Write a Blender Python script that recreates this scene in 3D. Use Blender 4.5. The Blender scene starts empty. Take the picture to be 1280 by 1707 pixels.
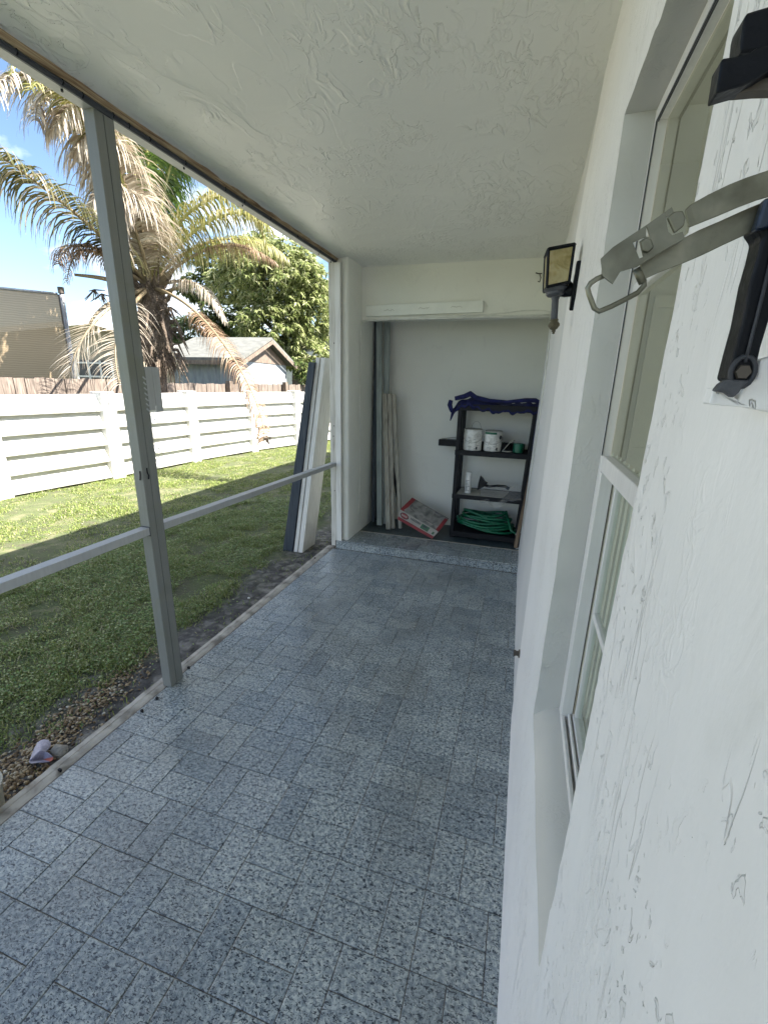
import bpy, math, random
import numpy as np
from mathutils import Vector, Matrix, noise
random.seed(7); rng = np.random.default_rng(7)
S = bpy.context.scene; COL = S.collection
PI = math.pi; R = math.radians
CAM = Vector((0, 0, 1.5)); F = 729.2
# ---------------------------------------------------------------- camera axes
ax_, ay_, az_ = -0.285904217, -0.0238533711, 0.297381092
RM = Matrix.Rotation(az_, 3, 'Z') @ Matrix.Rotation(ax_, 3, 'X') @ Matrix.Rotation(ay_, 3, 'Y')
def ray(u, v): return RM @ Vector(((u-640)/F, 1, -(v-853.5)/F))
def at(u, v, a, val):
    d = ray(u, v); i = 'XYZ'.index(a); return CAM + d*((val-CAM[i])/d[i])
def far(u, v, dist):
    d = ray(u, v); return CAM + d*(dist/math.hypot(d.x, d.y))
# ---------------------------------------------------------------- objects
def tag(o, label=None, cat=None, group=None, kind=None):
    if label: o['label'] = label
    if cat: o['category'] = cat
    if group: o['group'] = group
    if kind: o['kind'] = kind
    return o
def thing(name, label, cat, loc=(0, 0, 0), group=None):
    o = bpy.data.objects.new(name, None); COL.objects.link(o); o.location = loc
    o.empty_display_size = .05
    return tag(o, label, cat, group)
def wpos(o):
    p = Vector((0, 0, 0))
    while o: p += o.location; o = o.parent
    return p
class MB:
    def __init__(s): s.v = []; s.f = []; s.m = []
    def add(s, vs, fs, mi=0):
        b = len(s.v); s.v += [tuple(x) for x in vs]; s.f += [tuple(b+i for i in f) for f in fs]; s.m += [mi]*len(fs)
        return s
    def box(s, x0, x1, y0, y1, z0, z1, mi=0):
        return s.add([(x, y, z) for x in (x0, x1) for y in (y0, y1) for z in (z0, z1)],
              [(0, 1, 3, 2), (4, 6, 7, 5), (0, 4, 5, 1), (2, 3, 7, 6), (0, 2, 6, 4), (1, 5, 7, 3)], mi)
    def hexa(s, p, mi=0):   # 8 points: bottom 4 ccw, top 4 ccw
        return s.add(p, [(3, 2, 1, 0), (4, 5, 6, 7), (0, 1, 5, 4), (1, 2, 6, 5), (2, 3, 7, 6), (3, 0, 4, 7)], mi)
    def bar(s, a, b, side, w, t, mi=0, w2=None, t2=None):   # box from a to b, side axis = width
        a = Vector(a); b = Vector(b); d = (b-a).normalized(); sd = Vector(side); sd = (sd-d*sd.dot(d)).normalized(); n = d.cross(sd)
        w2 = w if w2 is None else w2; t2 = t if t2 is None else t2
        P = []
        for c, W, T in ((a, w, t), (b, w2, t2)):
            for i, j in ((-1, -1), (1, -1), (1, 1), (-1, 1)): P.append(c+sd*(i*W/2)+n*(j*T/2))
        return s.hexa(P, mi)
    def quad(s, a, b, c, d, mi=0): return s.add([a, b, c, d], [(0, 1, 2, 3)], mi)
    def prism(s, pts, ext, mi=0):
        n = len(pts); e = Vector(ext); A = [Vector(p) for p in pts]; B = [p+e for p in A]
        s.add(A+B, [tuple(range(n))[::-1], tuple(range(n, 2*n))]+[(i, (i+1) % n, n+(i+1) % n, n+i) for i in range(n)], mi); return s
    def tube(s, pts, r, n=8, mi=0, closed=False, cap=True):
        pts = [Vector(p) for p in pts]; m = len(pts); rr = r if hasattr(r, '__len__') else [r]*m
        vs = []; prev = None
        for i, p in enumerate(pts):
            if closed: d = pts[(i+1) % m]-pts[i-1]
            else: d = pts[min(i+1, m-1)]-pts[max(i-1, 0)]
            d.normalize()
            if prev is None:
                q = Vector((0, 0, 1)) if abs(d.z) < .9 else Vector((1, 0, 0))
            else: q = prev
            q = (q-d*q.dot(d)).normalized(); prev = q; w = d.cross(q)
            for k in range(n):
                a = 2*PI*k/n; vs.append(p+(q*math.cos(a)+w*math.sin(a))*rr[i])
        fs = [(i*n+k, i*n+(k+1) % n, ((i+1) % m)*n+(k+1) % n, ((i+1) % m)*n+k) for i in range(m if closed else m-1) for k in range(n)]
        if not closed and cap: fs += [tuple(range(n))[::-1], tuple(range((m-1)*n, m*n))]
        return s.add(vs, fs, mi)
    def lathe(s, c, prof, n=24, mi=0, axis=(0, 0, 1)):
        a = Vector(axis).normalized(); q = Vector((1, 0, 0)) if abs(a.x) < .9 else Vector((0, 1, 0)); q = (q-a*q.dot(a)).normalized(); w = a.cross(q); c = Vector(c)
        vs = [c+a*h+(q*math.cos(2*PI*k/n)+w*math.sin(2*PI*k/n))*r for r, h in prof for k in range(n)]
        m = len(prof); fs = [(i*n+k, i*n+(k+1) % n, (i+1)*n+(k+1) % n, (i+1)*n+k) for i in range(m-1) for k in range(n)]
        fs += [tuple(range(n))[::-1], tuple(range((m-1)*n, m*n))]
        return s.add(vs, fs, mi)
    def build(s, name, mats, parent=None, smooth=False, bevel=0, seg=2, ang=None):
        me = bpy.data.meshes.new(name); off = wpos(parent) if parent else Vector((0, 0, 0))
        me.from_pydata([(x-off.x, y-off.y, z-off.z) for x, y, z in s.v], [], s.f)
        if not isinstance(mats, (list, tuple)): mats = [mats]
        for m in mats: me.materials.append(m)
        if len(mats) > 1: me.polygons.foreach_set('material_index', s.m)
        if smooth: me.polygons.foreach_set('use_smooth', [True]*len(me.polygons))
        me.update(); me.validate()
        o = bpy.data.objects.new(name, me); COL.objects.link(o)
        if parent: o.parent = parent
        if smooth and ang:
            me.set_sharp_from_angle(angle=R(ang))
        if bevel:
            b = o.modifiers.new('bev', 'BEVEL'); b.width = bevel; b.segments = seg; b.limit_method = 'ANGLE'; b.angle_limit = R(40)
        return o
def nz(x, y, z=0.): return noise.noise(Vector((x, y, z)))
def npmesh(name, V, Fc, mat, parent=None, smooth=False):   # V (n,3), Fc (m,k)
    me = bpy.data.meshes.new(name); off = wpos(parent) if parent else Vector((0, 0, 0))
    V = V-np.array(off)[None]; n = len(V); m, k = Fc.shape
    me.vertices.add(n); me.vertices.foreach_set('co', V.astype(np.float32).ravel())
    me.loops.add(m*k); me.loops.foreach_set('vertex_index', Fc.astype(np.int32).ravel())
    me.polygons.add(m); me.polygons.foreach_set('loop_start', np.arange(0, m*k, k, dtype=np.int32))
    me.polygons.foreach_set('loop_total', np.full(m, k, dtype=np.int32))
    if smooth: me.polygons.foreach_set('use_smooth', [True]*m)
    me.materials.append(mat); me.update(calc_edges=True)
    o = bpy.data.objects.new(name, me); COL.objects.link(o)
    if parent: o.parent = parent
    return o
# ---------------------------------------------------------------- materials
class NT:
    def __init__(s, name, rough=.6, spec=.5, metal=0.):
        s.m = bpy.data.materials.new(name); s.m.use_nodes = True; s.t = s.m.node_tree; s.n = s.t.nodes; s.l = s.t.links
        s.b = s.n['Principled BSDF']; s.set('Roughness', rough); s.set('Specular IOR Level', spec); s.set('Metallic', metal)
        s.co = s.n.new('ShaderNodeTexCoord').outputs['Object']
    def set(s, k, v):
        if hasattr(v, 'is_output') or isinstance(v, bpy.types.NodeSocket): s.l.new(v, s.b.inputs[k])
        else: s.b.inputs[k].default_value = v
    def w(s, node, k, v):
        if v is None: return
        if isinstance(v, bpy.types.NodeSocket): s.l.new(v, node.inputs[k])
        else: node.inputs[k].default_value = v
    def map(s, sc=(1, 1, 1), rot=(0, 0, 0), loc=(0, 0, 0), co=None):
        n = s.n.new('ShaderNodeMapping'); s.l.new(co or s.co, n.inputs[0]); n.inputs['Scale'].default_value = sc; n.inputs['Rotation'].default_value = rot; n.inputs['Location'].default_value = loc
        return n.outputs[0]
    def noise(s, sc, det=3, dist=0., co=None, rough=.5, out='Fac'):
        n = s.n.new('ShaderNodeTexNoise'); s.l.new(co or s.co, n.inputs['Vector']); n.inputs['Scale'].default_value = sc; n.inputs['Detail'].default_value = det; n.inputs['Distortion'].default_value = dist; n.inputs['Roughness'].default_value = rough
        return n.outputs[out]
    def voro(s, sc, co=None, feat='F1', out='Distance', rnd=1.):
        n = s.n.new('ShaderNodeTexVoronoi'); n.feature = feat; s.l.new(co or s.co, n.inputs['Vector']); n.inputs['Scale'].default_value = sc; n.inputs['Randomness'].default_value = rnd
        return n.outputs[out]
    def math(s, op, a, b=None, c=None, clamp=False):
        n = s.n.new('ShaderNodeMath'); n.operation = op; n.use_clamp = clamp; s.w(n, 0, a); s.w(n, 1, b); s.w(n, 2, c); return n.outputs[0]
    def ramp(s, fac, stops, interp='LINEAR'):
        n = s.n.new('ShaderNodeValToRGB'); s.l.new(fac, n.inputs[0]); cr = n.color_ramp; cr.interpolation = interp
        while len(cr.elements) < len(stops): cr.elements.new(.5)
        for e, (p, c) in zip(cr.elements, stops):
            e.position = p; e.color = (c, c, c, 1) if not hasattr(c, '__len__') else (*c, 1)
        return n.outputs[0]
    def mix(s, fac, a, b, mode='MIX'):
        n = s.n.new('ShaderNodeMix'); n.data_type = 'RGBA'; n.blend_type = mode
        for i, v in ((0, fac), (6, a), (7, b)):
            if isinstance(v, bpy.types.NodeSocket): s.l.new(v, n.inputs[i])
            elif i == 0: n.inputs[0].default_value = v
            else: n.inputs[i].default_value = (*v, 1)
        return n.outputs[2]
    def island(s):
        return s.n.new('ShaderNodeNewGeometry').outputs['Random Per Island']
    def bump(s, h, dist=.002, strength=1., nrm=None):
        n = s.n.new('ShaderNodeBump'); s.l.new(h, n.inputs['Height']); n.inputs['Distance'].default_value = dist; n.inputs['Strength'].default_value = strength
        if nrm: s.l.new(nrm, n.inputs['Normal'])
        s.l.new(n.outputs[0], s.b.inputs['Normal']); return n.outputs[0]
    def col(s, c):
        if isinstance(c, bpy.types.NodeSocket): s.l.new(c, s.b.inputs['Base Color'])
        else: s.b.inputs['Base Color'].default_value = (*c, 1)
        return s
    def xyz(s, co=None):
        n = s.n.new('ShaderNodeSeparateXYZ'); s.l.new(co or s.co, n.inputs[0]); return n.outputs
def plain(name, c, rough=.6, metal=0., var=.12, sc=14, bump=0., spec=.5):
    t = NT(name, rough, spec, metal); f = t.noise(sc, 4)
    t.col(t.ramp(f, [(.3, tuple(x*(1-var) for x in c)), (.7, tuple(min(1, x*(1+var)) for x in c))]))
    rv = t.ramp(t.noise(sc*2.3, 4), [(.3, max(0, rough-.08)), (.7, min(1, rough+.1))]); t.set('Roughness', rv)
    if bump: t.bump(t.noise(sc*5, 4), bump)
    return t.m
M = {}
def ridges(t, sc, width, msc, mth, dist=2.2, co=None, det=2):
    n = t.noise(sc, det, dist, co=co)
    r = t.math('SUBTRACT', 1., t.math('DIVIDE', t.math('ABSOLUTE', t.math('SUBTRACT', n, .5)), width), clamp=True)
    m = t.ramp(t.noise(msc, 2, .5), [(mth, 0.), (mth+.08, 1.)])
    return t.math('MULTIPLY', r, m)
def mk():
    # ceiling : skip-trowel plaster under old semi-gloss paint
    t = NT('ceiling_plaster', .42); c = t.map((1, .5, 1), (0, 0, .35))
    def terr(sc, dist, msc, mth, e=.012, th=.5):
        n = t.noise(sc, 3, dist, co=c); m = t.ramp(t.noise(msc, 2, .5), [(mth, 0.), (mth+.10, 1.)])
        return t.math('MULTIPLY', t.ramp(n, [(th, 0.), (th+e, 1.), (th+e+.10, .25)]), m)
    h = t.math('ADD', t.math('MULTIPLY', terr(5.5, 1.5, 1.7, .50), .6), t.math('MULTIPLY', terr(11., 1.0, 2.6, .50, .02), .8))
    h = t.math('ADD', h, t.math('MULTIPLY', terr(26., .8, 2.2, .49, .03, .53), .8))
    h = t.math('ADD', h, t.math('MULTIPLY', terr(3.2, 2.0, 1.1, .50, .008, .53), .3))
    h = t.math('ADD', h, t.math('MULTIPLY', t.noise(2.6, 3, .6), 1.6))
    h = t.math('ADD', h, t.math('MULTIPLY', t.noise(70, 3), .06))
    t.bump(h, .0046); t.col(t.ramp(t.noise(1.2, 4), [(.3, (.81, .81, .765)), (.7, (.87, .87, .825))])); M['ceil'] = t.m
    # right wall : thick brushed paint, pits and drips
    def wall(name, c1, c2, streak, coat=.45, pits=0.):
        t = NT(name, coat); cy = t.map((1, 28, 2.2)); cp = t.map((1, 1, .6))
        ys_ = t.xyz()[1]; sm = t.ramp(ys_, [(.25, .12), (.60, 1.)]); h = t.math('MULTIPLY', t.math('MULTIPLY', t.noise(1.6, 4, .3, co=cy), streak), sm)
        h = t.math('ADD', h, t.math('MULTIPLY', ridges(t, 19, .05, 4.0, .58, 1.0, cp), .22))
        h = t.math('ADD', h, t.math('MULTIPLY', ridges(t, 70, .10, 5.0, .52, .8, cp), .28))
        pit = t.ramp(t.noise(95, 3, .9, co=t.map((1, 1, .55))), [(.625, 0.), (.66, 1.)])
        crk = t.ramp(t.noise(9, 3, 1.2, co=t.map((1, 1.6, .16))), [(.498, 0.), (.503, 1.), (.508, 0.)]); pit = t.math('MAXIMUM', pit, crk)
        pm = t.ramp(t.noise(3.3, 3, .7), [(.44, 0.), (.54, 1.)])
        h = t.math('SUBTRACT', h, t.math('MULTIPLY', t.math('MULTIPLY', pit, pm), .9*pits))
        h = t.math('ADD', h, t.math('ADD', t.math('MULTIPLY', t.noise(7, 5, .4), 1.1), t.math('MULTIPLY', t.noise(190, 3, co=cp), .12)))
        t.bump(h, .0022)
        base = t.ramp(t.noise(2, 4), [(.3, c1), (.7, c2)])
        dirt = t.ramp(t.noise(11, 5, .8, co=cp), [(.62, 0.), (.78, .35)])
        pd = t.math('MULTIPLY', t.math('MULTIPLY', pit, pm), .16*pits); t.col(t.mix(pd, t.mix(dirt, base, (.62, .61, .57)), (.40, .40, .37))); return t.m  # pits and cracks darkened in the colour: cavity shade plus some dirt
    M['wall'] = wall('wall_paint', (.83, .81, .80), (.89, .87, .86), .9, .45, 1.)
    M['wall_grey'] = wall('wall_paint_greyer', (.62, .62, .62), (.70, .69, .68), .25)  # greyer tone than the near wall paint, for the far stretch
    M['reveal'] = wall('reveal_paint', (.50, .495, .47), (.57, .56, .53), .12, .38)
    M['backwall'] = wall('back_wall_paint', (.76, .76, .69), (.82, .82, .75), .15, .55)
    M['closet'] = wall('closet_paint', (.74, .74, .69), (.80, .80, .74), .1, .6)
    # floor tile
    t = NT('floor_tile', .3, .5); c = t.map((1, 1, 1), (0, 0, .6)); c2 = t.map((1., 1.9, 1), (0, 0, -.5)); isl = t.island()
    w = t.noise(34, 2, out='Color'); warp = t.mix(.012, c, w, 'ADD'); w2 = t.mix(.012, c2, w, 'ADD')
    a = t.ramp(t.noise(92, 2, 1.1, co=c2, rough=.55), [(.565, 0.), (.60, 1.)])
    b = t.ramp(t.noise(140, 2, 1.4, co=c), [(.52, 0.), (.64, 1.)])
    base = t.ramp(t.noise(85, 4, .4), [(.36, (.22, .26, .29)), (.5, (.39, .43, .435)), (.64, (.56, .59, .57))])
    base = t.mix(t.math('MULTIPLY', b, .7), base, (.12, .15, .18))
    base = t.mix(t.math('MULTIPLY', a, .92), base, (.018, .028, .045))
    tint = t.ramp(isl, [(0., (.74, .77, .80)), (.5, (.92, .93, .93)), (1., (1, 1, .98))])
    base = t.mix(1., base, tint, 'MULTIPLY')
    dirt = t.ramp(t.math('ADD', t.noise(1.6, 7, 1.), t.math('MULTIPLY', t.noise(9, 5, .5), .18)), [(.54, 0.), (.78, .38)])
    base = t.mix(dirt, base, (.11, .115, .11)); t.col(base)
    t.set('Roughness', t.ramp(t.noise(5, 5, .5), [(.3, .17), (.72, .36)]))
    t.bump(t.math('ADD', t.math('MULTIPLY', t.noise(85, 3), .5), t.noise(9, 2)), .0014); M['tile'] = t.m
    t = NT('grout', .9); t.col(t.ramp(t.noise(25, 5), [(.3, (.07, .06, .052)), (.7, (.19, .165, .14))])); M['grout'] = t.m
    t = NT('curb', .85); t.col(t.ramp(t.noise(13, 6, .5), [(.3, (.20, .18, .15)), (.5, (.42, .39, .34)), (.75, (.55, .52, .46))])); t.bump(t.noise(60, 5), .002); M['curb'] = t.m
    # aluminium
    def alu(name, c, g=.1):
        t = NT(name, .45, .5, .15); st = t.noise(3, 5, 0, co=t.map((30, 30, 1.5)))
        gr = t.ramp(t.noise(2.4, 5, 1.), [(.52, 0.), (.7, 1.)])
        b = t.ramp(st, [(.3, tuple(x*.9 for x in c)), (.7, c)]); t.col(t.mix(t.math('MULTIPLY', gr, g), b, (.22, .22, .13))); t.bump(t.noise(120, 3), .0004); return t.m
    M['alu'] = alu('grey_aluminium', (.26, .265, .245), .6); M['aluw'] = alu('white_aluminium', (.50, .505, .50), .08)
    M['win'] = alu('window_frame_paint', (.76, .74, .73), .04)
    M['channel'] = plain('dark_channel', (.06, .065, .075), .5)
    t = NT('raw_wood', .8); n = t.noise(4, 6, 1., co=t.map((25, 1.2, 25)))
    t.col(t.ramp(n, [(.3, (.10, .055, .03)), (.45, (.30, .20, .11)), (.6, (.46, .36, .22)), (.8, (.22, .14, .08))])); t.bump(n, .004); M['wood'] = t.m
    def timber(name, a, b, c, sx=(20, 20, 1.)):
        t = NT(name, .7); n = t.noise(3, 6, .8, co=t.map(sx)); t.col(t.ramp(n, [(.3, a), (.5, b), (.72, c)])); t.bump(n, .0015); return t.m
    M['whitewood'] = timber('flaking_white_timber', (.34, .31, .26), (.60, .58, .52), (.70, .68, .63))
    M['plankw'] = timber('white_plank', (.62, .60, .56), (.74, .73, .69), (.80, .79, .76))
    M['planknavy'] = timber('navy_plank', (.025, .035, .05), (.042, .056, .074), (.07, .08, .095))
    M['plankg'] = timber('grey_green_plank', (.20, .23, .22), (.29, .33, .32), (.38, .42, .40))
    M['planks'] = timber('weathered_plank', (.20, .19, .16), (.34, .32, .27), (.44, .42, .36))
    M['brown'] = timber('brown_plank', (.12, .075, .045), (.20, .14, .09), (.28, .2, .14))
    M['oldfence'] = timber('old_fence_boards', (.07, .055, .045), (.17, .135, .11), (.28, .23, .19), (14, 14, 1.2))
    M['black'] = plain('black_plastic', (.008, .009, .012), .5, bump=.0004, spec=.25)
    M['iron'] = plain('black_iron', (.004, .005, .008), .4, bump=.0005, sc=40, spec=.18); M['earm'] = plain('dark_cast_metal', (.035, .037, .045), .5, bump=.0005, sc=40, spec=.4)
    M['navybracket'] = plain('blue_black_paint', (.012, .022, .045), .35, bump=.0005, sc=30)
    M['rag'] = plain('navy_cloth', (.009, .012, .075), .95, var=.35, bump=.006, sc=22)
    M['steel'] = NT('galvanised_steel', .42, .5, .7); t = M['steel']; t.col(t.ramp(t.noise(55, 6, .6), [(.3, (.11, .105, .075)), (.55, (.19, .185, .14)), (.75, (.27, .26, .20))])); t.bump(t.noise(160, 4), .0003); M['steel'] = t.m
    M['amber'] = NT('amber_glass', .35); t = M['amber']; n = t.noise(22, 3, 1.6, co=t.map((1, 1, 1))); t.col(t.ramp(n, [(.3, (.30, .22, .05)), (.5, (.55, .45, .18)), (.75, (.72, .66, .42))])); t.bump(n, .004); t.set('Transmission Weight', .45); M['amber'] = t.m
    M['bluegrey'] = plain('faded_iron', (.075, .078, .088), .6, .1, bump=.001, sc=60)
    M['bronze'] = plain('bronze_finial', (.10, .085, .05), .55, .3, bump=.002, sc=70)
    M['can'] = NT('paint_can_label', .45); t = M['can']; xs = t.xyz()
    t.col(t.ramp(t.noise(26, 5, .6), [(.32, (.50, .49, .45)), (.5, (.70, .69, .65)), (.8, (.78, .77, .74))])); M['can'] = t.m
    M['tin'] = plain('tin_lid', (.30, .30, .27), .4, .6)
    M['green'] = plain('green_plastic', (.006, .11, .06), .4)
    M['hose'] = plain('green_hose', (.005, .11, .055), .35)
    M['ink'] = plain('dark_ink', (.05, .055, .06), .6)
    M['bottle'] = plain('white_spray_can', (.74, .74, .72), .4)
    M['boxgrey'] = NT('printed_carton', .7); t = M['boxgrey']; t.col(t.ramp(t.noise(16, 5, .8), [(.3, (.10, .10, .095)), (.5, (.22, .215, .20)), (.7, (.32, .31, .285))])); M['boxgrey'] = t.m
    M['boxw'] = plain('carton_side', (.36, .33, .29), .7); M['boxr'] = plain('carton_red', (.24, .03, .035), .65); M['boxblue'] = plain('carton_blue_patch', (.06, .065, .16), .65); M['boxg'] = plain('carton_green_patch', (.05, .13, .07), .65); M['boxyel'] = plain('carton_tan_patch', (.36, .28, .16), .65)
    M['card'] = plain('grey_card', (.34, .33, .29), .8)
    # glass & plastic bag
    for key, rough, tr, colr in (('glass', .02, .80, (.88, .91, .87)), ('bag', .25, .84, (.93, .93, .93))):
        m = bpy.data.materials.new(key+'_clear'); m.use_nodes = True; nt = m.node_tree; nt.nodes.clear()
        o = nt.nodes.new('ShaderNodeOutputMaterial'); g = nt.nodes.new('ShaderNodeBsdfGlossy' if key == 'glass' else 'ShaderNodeBsdfPrincipled'); tp = nt.nodes.new('ShaderNodeBsdfTransparent'); mx = nt.nodes.new('ShaderNodeMixShader'); fr = nt.nodes.new('ShaderNodeFresnel'); fr.inputs[0].default_value = 1.5
        g.inputs['Roughness'].default_value = rough; g.inputs['Color' if key == 'glass' else 'Base Color'].default_value = (.9, .93, .9, 1) if key == 'glass' else (.75, .75, .75, 1); tp.inputs[0].default_value = (*colr, 1)
        mm = nt.nodes.new('ShaderNodeMath'); mm.operation = 'ADD'; mm.use_clamp = True; mm.inputs[1].default_value = 1-tr if key == 'bag' else .02
        geo = nt.nodes.new('ShaderNodeNewGeometry'); fb = nt.nodes.new('ShaderNodeMath'); fb.operation = 'SUBTRACT'; fb.inputs[0].default_value = 1.; nt.links.new(geo.outputs['Backfacing'], fb.inputs[1]); fm = nt.nodes.new('ShaderNodeMath'); fm.operation = 'MULTIPLY'; nt.links.new(fb.outputs[0], fm.inputs[0]); nt.links.new(fr.outputs[0], fm.inputs[1]); nt.links.new(fm.outputs[0], mm.inputs[0]); nt.links.new(mm.outputs[0], mx.inputs[0]); nt.links.new(tp.outputs[0], mx.inputs[1]); nt.links.new(g.outputs[0], mx.inputs[2]); nt.links.new(mx.outputs[0], o.inputs[0])
        M[key] = m
    M['curtain'] = plain('room_paint', (.50, .50, .44), .8, var=.05, sc=2); M['blind'] = plain('blind_slat', (.60, .65, .63), .6, var=.06)
    # ground
    t = NT('ground_soil', .95); x = t.xyz()
    soil = t.ramp(t.noise(14, 7, .6), [(.3, (.03, .028, .026)), (.5, (.09, .085, .078)), (.66, (.20, .19, .17)), (.8, (.38, .36, .31))])
    gcol = t.ramp(t.noise(5, 6, .6), [(.3, (.075, .07, .04)), (.5, (.07, .09, .03)), (.7, (.16, .15, .08))])
    f = t.ramp(t.math('ADD', x[0], t.math('MULTIPLY', t.noise(2.5, 4), .5)), [(0., 1.), (1., 0.)])
    fx = t.math('ADD', t.math('MULTIPLY', t.math('ADD', x[0], 2.28), 3.), t.math('MULTIPLY', t.math('SUBTRACT', t.noise(3, 4), .5), 2.5), clamp=True)
    t.col(t.mix(fx, gcol, soil)); t.bump(t.noise(40, 6), .012); M['ground'] = t.m
    def leafm(name, stops, rough=.5, trans=.0):
        t = NT(name, rough); t.col(t.ramp(t.island(), stops))
        if trans:
            m = t.n.new('ShaderNodeMixShader'); tr = t.n.new('ShaderNodeBsdfTranslucent'); o = [n for n in t.n if n.type == 'OUTPUT_MATERIAL'][0]
            t.l.new(t.b.inputs['Base Color'].links[0].from_socket, tr.inputs[0]); m.inputs[0].default_value = trans
            t.l.new(t.b.outputs[0], m.inputs[1]); t.l.new(tr.outputs[0], m.inputs[2]); t.l.new(m.outputs[0], o.inputs[0])
        return t.m
    M['grass'] = leafm('grass_blades', [(0., (.085, .12, .028)), (.3, (.16, .225, .045)), (.65, (.25, .31, .07)), (.88, (.30, .32, .11)), (1., (.48, .42, .26))], .45, .35)
    M['weed'] = leafm('weed_leaves', [(0., (.07, .13, .03)), (.4, (.13, .22, .05)), (.8, (.22, .32, .09)), (1., (.42, .46, .22))], .35, .3)
    M['leaf'] = leafm('tree_leaves', [(0., (.085, .125, .04)), (.4, (.24, .28, .10)), (.8, (.40, .43, .20)), (1., (.58, .58, .38))], .25, .4)
    M['leafd'] = leafm('dark_leaves', [(0., (.045, .08, .02)), (.5, (.09, .13, .04)), (1., (.2, .22, .08))], .35, .35)
    M['fgreen'] = leafm('frond_green', [(0., (.04, .09, .012)), (.5, (.08, .15, .022)), (1., (.17, .23, .05))], .35, .35)
    M['fyel'] = leafm('frond_yellow', [(0., (.13, .15, .03)), (.4, (.24, .24, .06)), (.8, (.40, .36, .14)), (1., (.56, .50, .30))], .45, .35)
    M['folive'] = leafm('frond_olive', [(0., (.05, .06, .018)), (.5, (.11, .11, .04)), (.8, (.22, .19, .10)), (1., (.48, .42, .33))], .45, .25)
    M['fdead'] = leafm('frond_dead', [(0., (.24, .19, .14)), (.35, (.44, .37, .28)), (.75, (.60, .54, .44)), (1., (.74, .69, .60))], .6, .25)
    M['fbrown'] = leafm('frond_brown', [(0., (.11, .065, .04)), (.4, (.23, .145, .085)), (.8, (.36, .25, .16)), (1., (.52, .42, .30))], .6, .25)
    M['rachis'] = plain('rachis', (.22, .17, .10), .6); M['rachisg'] = plain('rachis_green', (.30, .30, .10), .5)
    t = NT('palm_bark', .9); n = t.noise(3, 6, 1.5, co=t.map((14, 14, 5))); t.col(t.ramp(n, [(.3, (.045, .032, .024)), (.5, (.15, .11, .08)), (.7, (.34, .27, .2))])); t.bump(n, .05); M['bark'] = t.m
    M['bark2'] = plain('tree_bark', (.10, .08, .06), .9, bump=.02)
    t = NT('fence_white', .6); st = t.noise(3, 6, .8, co=t.map((3, 3, 9)))
    t.col(t.mix(t.ramp(t.noise(1.5, 6, .6), [(.5, 0.), (.75, .5)]), t.ramp(st, [(.3, (.52, .51, .48)), (.6, (.64, .635, .61))]), (.46, .41, .28))); t.bump(t.noise(30, 4), .002); M['fence'] = t.m
    t = NT('shed_siding', .8); n = t.noise(4, 6, .5, co=t.map((5, 5, 1))); wv = t.n.new('ShaderNodeTexWave'); wv.inputs['Scale'].default_value = 1.6; t.l.new(t.map((1, 1, 0)), wv.inputs[0])
    t.col(t.ramp(n, [(.3, (.24, .265, .28)), (.7, (.34, .365, .38))])); t.bump(wv.outputs['Fac'], .02); M['siding'] = t.m
    t = NT('shingles', .9); br = t.n.new('ShaderNodeTexBrick'); br.inputs['Scale'].default_value = 3.; t.l.new(t.map((1, 1, 2.2)), br.inputs[0]); br.inputs['Color1'].default_value = (.11, .115, .11, 1); br.inputs['Color2'].default_value = (.17, .17, .155, 1); br.inputs['Mortar'].default_value = (.12, .12, .11, 1)
    t.col(t.mix(.4, br.outputs[0], t.ramp(t.noise(6, 5), [(.3, (.08, .08, .07)), (.7, (.21, .21, .185))]))); M['shingle'] = t.m
    M['gable'] = timber('gable_boards', (.10, .07, .05), (.17, .13, .10), (.25, .2, .15), (6, 6, 2))
    M['cream'] = plain('cream_wall', (.36, .31, .23), .8, sc=3); M['trim'] = plain('white_trim', (.72, .70, .65), .6); M['houseglass'] = plain('dark_window', (.05, .055, .06), .15)
    M['farwhite'] = plain('far_wall', (.6, .6, .58), .8)
    # shade cloth : woven, half see-through
    m = bpy.data.materials.new('shade_cloth'); m.use_nodes = True; nt = m.node_tree; b = nt.nodes['Principled BSDF']; o = nt.nodes['Material Output']; b.inputs['Roughness'].default_value = .9
    tc = nt.nodes.new('ShaderNodeTexCoord'); wv = nt.nodes.new('ShaderNodeTexWave'); wv.bands_direction = 'Z'; wv.inputs['Scale'].default_value = 8.5; wv.inputs['Distortion'].default_value = 2.5; wv.inputs['Detail'].default_value = 2
    nt.links.new(tc.outputs['Object'], wv.inputs[0]); cr = nt.nodes.new('ShaderNodeValToRGB'); cr.color_ramp.elements[0].color = (.40, .30, .18, 1); cr.color_ramp.elements[1].color = (.50, .39, .25, 1); nt.links.new(wv.outputs['Fac'], cr.inputs[0]); nt.links.new(cr.outputs[0], b.inputs['Base Color'])
    tp = nt.nodes.new('ShaderNodeBsdfTransparent'); mx = nt.nodes.new('ShaderNodeMixShader'); mx.inputs[0].default_value = .95; nt.links.new(tp.outputs[0], mx.inputs[1]); nt.links.new(b.outputs[0], mx.inputs[2]); nt.links.new(mx.outputs[0], o.inputs[0]); M['cloth'] = m
    M['pole'] = plain('galvanised_pole', (.42, .43, .44), .45, .5)
    t = NT('pebbles', .7); t.col(t.ramp(t.island(), [(0., (.07, .045, .03)), (.3, (.19, .13, .07)), (.6, (.30, .22, .12)), (.85, (.42, .34, .22)), (1., (.52, .48, .40))])); M['pebble'] = t.m
    M['trash'] = plain('crumpled_plastic', (.30, .29, .38), .4, var=.25, sc=30, bump=.004); M['trashred'] = plain('red_print', (.5, .14, .09), .5)
    M['tan'] = plain('tan_plastic', (.36, .34, .27), .6); M['rock'] = plain('grey_rock', (.24, .23, .20), .9, var=.4, bump=.01)
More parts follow.
